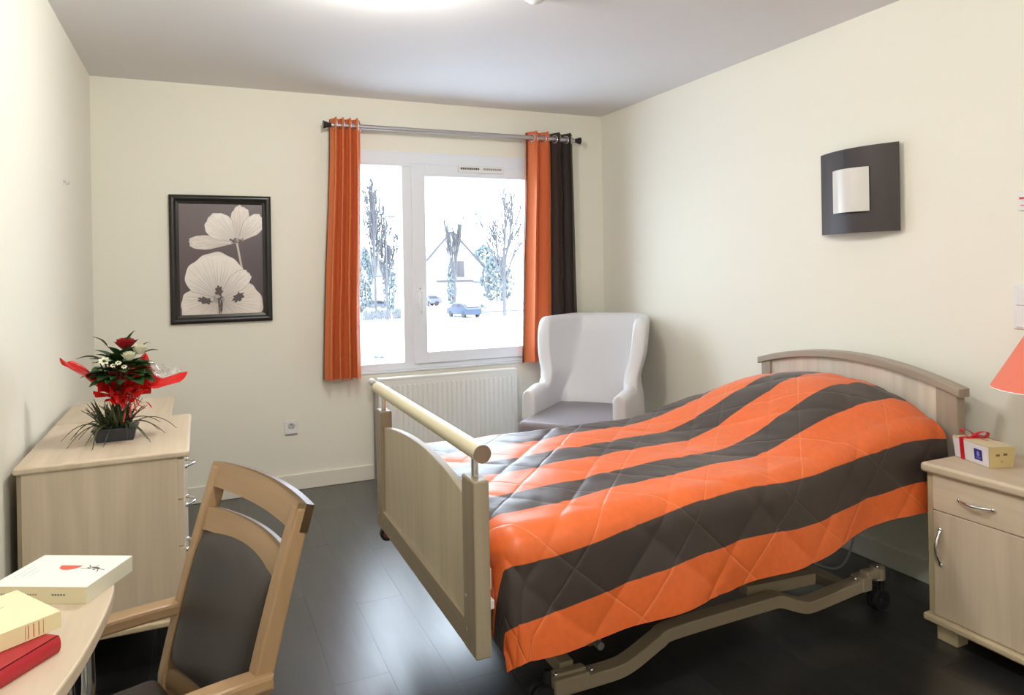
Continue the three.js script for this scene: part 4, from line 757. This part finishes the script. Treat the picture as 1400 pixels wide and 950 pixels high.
// ---------- chair at the desk ----------
{
  // local frame: x across (far post at -x), z to the back, y up; the chair faces -z
  const ang = 19.35 * Math.PI / 180;
  // world direction along the back (far to near post): (sin ang, cos ang)
  const c = thing('desk_chair', 'wooden armchair with a dark brown leather back and seat at the desk', 'chair', [0.520, 0, 3.017], Math.PI / 2 + ang);
  const hw = 0.2085, H1 = 0.905, lean = 0.13;
  const bz = (y) => y < 0.44 ? 0.02 + 0.10 * Math.pow((0.44 - y) / 0.44, 1.6) : 0.02 + lean * (y - 0.44) / 0.46 * (0.85 + 0.15 * (y - 0.44) / 0.46);
  const post = (x) => { const s = new THREE.Shape(), f = [], k0 = 28; for (let k = 0; k <= k0; k++) { const y = lerp(0, H1 - 0.005, k / k0); f.push([bz(y), y]); } const wv = 0.021; s.moveTo(f[0][0] - wv, 0); for (const [z, y] of f) s.lineTo(z - wv * (0.8 + 0.2 * Math.sin(Math.PI * y)), y); for (const [z, y] of f.slice().reverse()) s.lineTo(z + wv * (0.8 + 0.2 * Math.sin(Math.PI * y)), y); const g = extr(s, 0.034, 0.006); g.rotateY(-Math.PI / 2); g.translate(x + 0.017, 0, 0); return uvM(g); };
  for (const x of [-hw, hw]) part(c, 'back_post', post(x), M.chairWood);
  // rails bow backwards between the posts
  const rail = (y0, y1, bow, t, up) => sheet((u, v) => { const q = 2 * u - 1, y = lerp(y0, y1, v); return [q * (hw + (up ? 0.017 : -0.012)), y + (up ? 0.006 * (1 - q * q) * v : 0.004 * (1 - q * q)), bz(y) + bow * (1 - q * q)]; }, 24, 4, t, (u, v) => [v * 0.06 + 0.1, u * 0.5]);
  part(c, 'top_rail', rail(H1 - 0.052, H1, 0.022, 0.034, true), M.chairWood);
  part(c, 'back_rail', rail(H1 - 0.145, H1 - 0.095, 0.022, 0.024), M.chairWood);
  part(c, 'back_rail', rail(0.425, 0.465, 0.022, 0.024), M.chairWood);
  // leather cushion: puffed
  const cush = (s) => sheet((u, v) => { const q = 2 * u - 1, p = 2 * v - 1, y = lerp(0.475, H1 - 0.145 + 0.018 * (1 - q * q), v); const puff = Math.pow(clamp(1 - Math.pow(Math.abs(q), 5)), 0.5) * Math.pow(clamp(1 - Math.pow(Math.abs(p), 6)), 0.5); return [q * (hw - 0.019), y, bz(y) + 0.022 * (1 - q * q) + s * (0.004 + 0.030 * puff * (s < 0 ? 1 : 0.4))]; }, 32, 32, 0.003, (u, v) => [u * 2, v * 2]);
  part(c, 'back_cushion', [cush(-1), cush(1)], M.leather, 'dark brown leather back');
  part(c, 'seat', bx(-hw - 0.005, 0.395, -0.40, hw + 0.005, 0.455, 0.0, 0.028, 4), M.leather, 'dark brown leather seat');
  part(c, 'seat_frame', uvM(merge(bx(-hw - 0.01, 0.35, -0.40, hw + 0.01, 0.40, -0.375, 0.003), bx(-hw - 0.012, 0.35, -0.39, -hw + 0.012, 0.40, 0.02, 0.003), bx(hw - 0.012, 0.35, -0.39, hw + 0.012, 0.40, 0.02, 0.003), bx(-hw, 0.35, -0.005, hw, 0.40, 0.018, 0.003)), 'x'), M.chairWood);
  for (const s of [-1, 1]) {
    const x = s * (hw + 0.008);
    part(c, 'front_leg', uvM(merge(cyl([x, 0, -0.375], [x, 0.565, -0.335], 0.015, 0.019, 16))), M.chairWood);
    const ap = []; for (let k = 0; k <= 20; k++) { const t = k / 20; ap.push([lerp(bz(0.63) + 0.005, -0.385, t), 0.590 + 0.012 * Math.sin(Math.PI * t) - 0.018 * t * t]); }
    const sh = new THREE.Shape(); sh.moveTo(ap[0][0], ap[0][1] - 0.016); for (const [z, y] of ap) sh.lineTo(z, y + 0.014); for (const [z, y] of ap.slice().reverse()) sh.lineTo(z, y - 0.016);
    const g = extr(sh, 0.048, 0.007); g.rotateY(-Math.PI / 2); g.translate(x + 0.024, 0, 0);
    part(c, 'armrest', uvM(g, 'z'), M.chairWood, 'curved wooden armrest');
  }
}
// ---------- outside ----------
{
  const G = -3.3;
  const EX = {
    snow: std({ color: L(0.55, 0.60, 0.67), roughness: 0.9 }), road: std({ color: L(0.30, 0.30, 0.31), roughness: 0.9 }),
    wall: std({ color: L(0.32, 0.31, 0.31), roughness: 0.9 }), roof: std({ color: L(0.060, 0.053, 0.063), roughness: 0.9 }), roof2: std({ color: L(0.072, 0.066, 0.070), roughness: 0.9 }),
    bark: std({ color: L(0.075, 0.070, 0.074), roughness: 0.9 }), leaf: std({ color: L(0.085, 0.105, 0.11), roughness: 0.9 }), hedge: std({ color: L(0.16, 0.17, 0.17), roughness: 0.9 }),
    carA: std({ color: L(0.02, 0.03, 0.06), roughness: 0.3 }), carB: std({ color: L(0.10, 0.105, 0.12), roughness: 0.3 }), glass: std({ color: L(0.03, 0.035, 0.05), roughness: 0.08 }), tyre: std({ color: L(0.03, 0.03, 0.03), roughness: 0.8 }),
    shut: std({ color: L(0.06, 0.055, 0.062), roughness: 0.8 }), post: std({ color: L(0.09, 0.088, 0.092), roughness: 0.8 }),
  };
  const grd = structure(single('ground', bx(-120, G - 0.3, -260, 220, G, -0.6, 0), EX.snow, 'pale snowy ground outside the window', 'ground'));
  structure(single('road', bx(-60, G, -84, 120, G + 0.03, -76, 0), EX.road, 'pale grey road beyond the parked car', 'road'));
  // houses
  function house(label, pos, turn, w, eave, ridge, dep, roofM) {
    const h = thing('house', label, 'house', pos, turn);
    const s = new THREE.Shape([[-w / 2, 0], [w / 2, 0], [w / 2, eave], [0, ridge], [-w / 2, eave]].map((p) => new THREE.Vector2(...p)));
    const g = extr(s, dep, 0); g.translate(0, 0, -dep); part(h, 'walls', g, EX.wall, 'pale rendered walls');
    const a = Math.atan2(ridge - eave, w / 2), len = Math.hypot(ridge - eave, w / 2) + 0.6;
    for (const k of [-1, 1]) { const r = bx(0, 0, -dep - 0.4, len, 0.22, 0.45, 0); r.rotateZ(-a); if (k < 0) r.scale(-1, 1, 1); if (k < 0) { const ix = r.index; if (ix) for (let i = 0; i < ix.count; i += 3) { const t = ix.getX(i); ix.setX(i, ix.getX(i + 1)); ix.setX(i + 1, t); } r.computeVertexNormals(); } r.translate(0, ridge, 0); part(h, 'roof_slope', r, roofM, 'dark roof slope'); }
    return h;
  }
  const face = (x, z) => Math.atan2(0.55 - x, 4.63 - z);
  const h1 = house('white gabled house with a dark roof behind the parked blue car', [34.6, G, -94], face(34.6, -94) + 0.10, 11.6, 3.6, 10.2, 11, EX.roof);
  for (const [x, y, w, hh] of [[0.9, 3.7, 1.5, 2.2]]) { const wd = part(h1, 'window', bx(x - w / 2, y, -0.05, x + w / 2, y + hh, 0.06, 0), EX.shut); part(wd, 'shutter', [bx(x - w / 2 - 0.05, y - 0.1, 0.05, x - 0.03, y + hh, 0.1, 0), bx(x + 0.03, y - 0.1, 0.05, x + w / 2 + 0.05, y + hh, 0.1, 0)], EX.roof2); }
  part(h1, 'annex', bx(-2.2, 0, 0.02, 7.6, 2.9, 3.4, 0), EX.wall, 'low white garage in front');
  part(h1, 'annex_roof', bx(-2.4, 2.9, -0.1, 2.6, 3.15, 3.6, 0), EX.roof);
  part(h1, 'annex_roof', bx(2.6, 2.75, 0.0, 7.8, 2.92, 3.6, 0), EX.roof2);
  house('grey gabled house half hidden behind the bare trees', [27.0, G, -134], face(27, -134) - 0.5, 10, 4, 8.8, 9, EX.roof2);
  house('low gabled house seen past the narrow window pane', [20.2, G, -112], face(20.2, -112) + 0.4, 9, 3.2, 7.2, 9, EX.roof);
  // cars
  function car(label, pos, turn, m) {
    const c = thing('car', label, 'car', pos, turn);
    const s = new THREE.Shape(); s.moveTo(-2.05, 0.28); s.lineTo(-2.05, 0.75); s.quadraticCurveTo(-2.0, 0.92, -1.3, 0.97); s.lineTo(-0.7, 1.38); s.quadraticCurveTo(0.3, 1.50, 1.2, 1.36); s.lineTo(1.85, 0.98); s.lineTo(2.05, 0.85); s.lineTo(2.03, 0.30); s.lineTo(-2.05, 0.28);
    const g = extr(s, 1.7, 0.08); g.translate(0, 0, -0.85); part(c, 'body', g, m);
    const sw = new THREE.Shape([[-1.15, 0.98], [-0.62, 1.32], [1.12, 1.30], [1.62, 1.0]].map((p) => new THREE.Vector2(...p)));
    const q = extr(sw, 1.72, 0.01); q.translate(0, 0, -0.86); part(c, 'side_windows', q, EX.glass, 'dark car windows');
    part(c, 'windscreen', [(() => { const b = bx(-0.36, -0.02, -0.7, 0.36, 0.02, 0.7, 0.01); b.rotateZ(0.60); b.translate(-0.99, 1.18, 0); return b; })(), (() => { const b = bx(-0.33, -0.02, -0.7, 0.33, 0.02, 0.7, 0.01); b.rotateZ(-0.53); b.translate(1.56, 1.18, 0); return b; })()], EX.glass);
    for (const x of [-1.25, 1.3]) for (const z of [-0.76, 0.76]) part(c, 'wheel', cyl([x, 0.31, z - 0.11], [x, 0.31, z + 0.11], 0.31, 0.31, 20), EX.tyre);
    return c;
  }
  car('dark blue car parked on the snowy square', [24.3, G, -61], face(24.3, -61) - 1.05, EX.carA);
  car('silver car parked behind the fence posts', [18.6, G, -75], face(18.6, -75) - 0.3, EX.carB);
  car('grey car parked beside the gabled house', [27.3, G, -84], face(27.3, -84) + 0.4, EX.carB);
  // trees
  function tree(label, pos, hgt, spread, levels, seedN, columnar, r0) {
    const keep = seed; seed = seedN;
    const t = thing('bare_tree', label, 'tree', pos), trunk = [], br = [];
    const grow = (a, dir, len, r, lv) => {
      const b = a.clone().addScaledVector(dir, len);
      (lv === 0 ? trunk : br).push(cyl(a.toArray(), b.toArray(), r, r * 0.68, lv < 2 ? 7 : 4));
      if (lv >= levels) return;
      const n = lv === 0 ? 5 : 4;
      for (let k = 0; k < n; k++) {
        const f = lv === 0 ? rr(0.45, 1) : rr(0.35, 1), p = a.clone().addScaledVector(dir, len * f), an = rr(0, 6.28), sp = spread * rr(0.6, 1.25);
        const d = dir.clone().add(V3(Math.cos(an) * sp, columnar ? 0.35 : 0.12, Math.sin(an) * sp)).normalize();
        grow(p, d, len * rr(0.55, 0.78), Math.max(0.018, r * 0.50), lv + 1);
      }
      grow(b, dir.clone().add(V3(rr(-0.15, 0.15), 0.05, rr(-0.15, 0.15))).normalize(), len * 0.72, r * 0.66, lv + 1);
    };
    grow(V3(0, 0, 0), V3(0, 1, 0), hgt * 0.34, r0, 0);
    part(t, 'trunk', trunk, EX.bark); part(t, 'branches', br, EX.bark); seed = keep;
    return t;
  }
  tree('tall bare tree with spreading limbs at the wide pane edge', [28.0, G, -59.5], 16.0, 0.40, 4, 77, false, 0.20);
  tree('slim bare tree in front of the white house', [27.6, G, -73], 12.5, 0.24, 4, 501, true, 0.12);
  tree('upright bare tree beside the silver car', [16.5, G, -65], 16.0, 0.27, 4, 911, true, 0.16);
  tree('slim bare tree next to the upright bare tree', [18.1, G, -67], 12.0, 0.26, 4, 313, true, 0.12);
  // evergreens: lumpy columns
  function evergreen(label, pos, hgt, rad, sd) {
    const t = thing('evergreen', label, 'tree', pos), gs = [], keep = seed; seed = sd;
    for (let k = 0; k < 420; k++) { const v = Math.pow(rnd(), 0.8), a = rnd() * 6.28, r = rad * Math.pow(Math.sin(Math.PI * (0.12 + 0.86 * v)), 0.7) * rr(0.5, 1); const q = new THREE.IcosahedronGeometry(rr(0.06, 0.15) * (0.6 + rad * 0.35), 0); q.scale(1, rr(1.1, 2.2), 1); q.translate(Math.cos(a) * r, 0.4 + v * (hgt - 0.6), Math.sin(a) * r); gs.push(q); }
    part(t, 'foliage', gs, EX.leaf); part(t, 'trunk', cyl([0, 0, 0], [0, hgt * 0.5, 0], 0.09, 0.05, 8), EX.bark); seed = keep;
  }
  evergreen('blue green column evergreen in front of the white house', [28.6, G, -77], 6.2, 0.62, 5);
  evergreen('loose column evergreen beside the upright bare tree', [17.0, G, -72], 7.4, 0.9, 6);
  evergreen('tall column evergreen next to the loose evergreen', [19.4, G, -71], 7.6, 0.8, 7);
  evergreen('broad evergreen at the foot of the spreading tree', [36.2, G, -81], 6.6, 2.2, 8);
  evergreen('broad evergreen behind the roof of the white house', [52.0, G, -125], 9.5, 3.6, 9);
  // hedge clumps, fence pickets, lamp post, kerb
  function shrub(label, pos, rad, hgt, sd, group) { const t = thing('shrub', label, 'shrub', pos, 0, group), gs = [], keep = seed; seed = sd; for (let k = 0; k < 60; k++) { const a = rnd() * 6.28, r = rad * Math.sqrt(rnd()), q = new THREE.IcosahedronGeometry(rr(0.12, 0.26), 0); q.translate(Math.cos(a) * r, rr(0.1, hgt), Math.sin(a) * r); gs.push(q); } part(t, 'foliage', gs, EX.hedge); seed = keep; }
  for (let k = 0; k < 6; k++) shrub('low bare shrub behind the picket fence', [12.4 + k * 1.5, G, -63.2 - (k % 2) * 0.1], 0.5, 1.0, 40 + k, 'shrubs behind the picket fence');
  shrub('rounded bush beside the gabled house', [25.9, G, -80], 0.8, 1.2, 60);
  shrub('low wide bush beyond the kerb', [29.2, G, -70], 1.1, 0.8, 61);
  const fe = thing('picket_fence', 'low grey picket fence at the edge of the snow', 'fence', [13.6, G, -59.8], 0.5);
  for (let k = 0; k < 26; k++) part(fe, 'picket', bx(k * 0.22, 0, 0, k * 0.22 + 0.10, 0.95, 0.04, 0), EX.post);
  part(fe, 'rail', [bx(-0.05, 0.25, 0.04, 5.7, 0.32, 0.08, 0), bx(-0.05, 0.70, 0.04, 5.7, 0.77, 0.08, 0)], EX.post);
  const lp = thing('street_lamp', 'thin street lamp post beside the upright bare tree', 'street lamp', [15.95, G, -58]);
  part(lp, 'pole', cyl([0, 0, 0], [0, 9.5, 0], 0.07, 0.045, 10), EX.shut); part(lp, 'lamp_head', bx(-0.1, 9.45, -0.1, 0.9, 9.6, 0.1, 0.03), EX.shut);
  structure(single('kerb', [bx(25.6, G, -66.2, 40, G + 0.16, -65.9, 0)], EX.post, 'low grey kerb beside the parked blue car', 'kerb'));
  for (let k = 0; k < 9; k++) shrub('snow dusted ground cover below the window', [8.0 + (k % 5) * 1.6 + rr(-0.1, 0.1), G, -31 - Math.floor(k / 5) * 2 + rr(-0.3, 0.3)], 0.42, 0.25, 80 + k, 'ground cover below the window');
}
scene.traverse((o) => { if (o.isMesh) { o.castShadow = true; o.receiveShadow = true; } });
renderer.render(scene, camera);
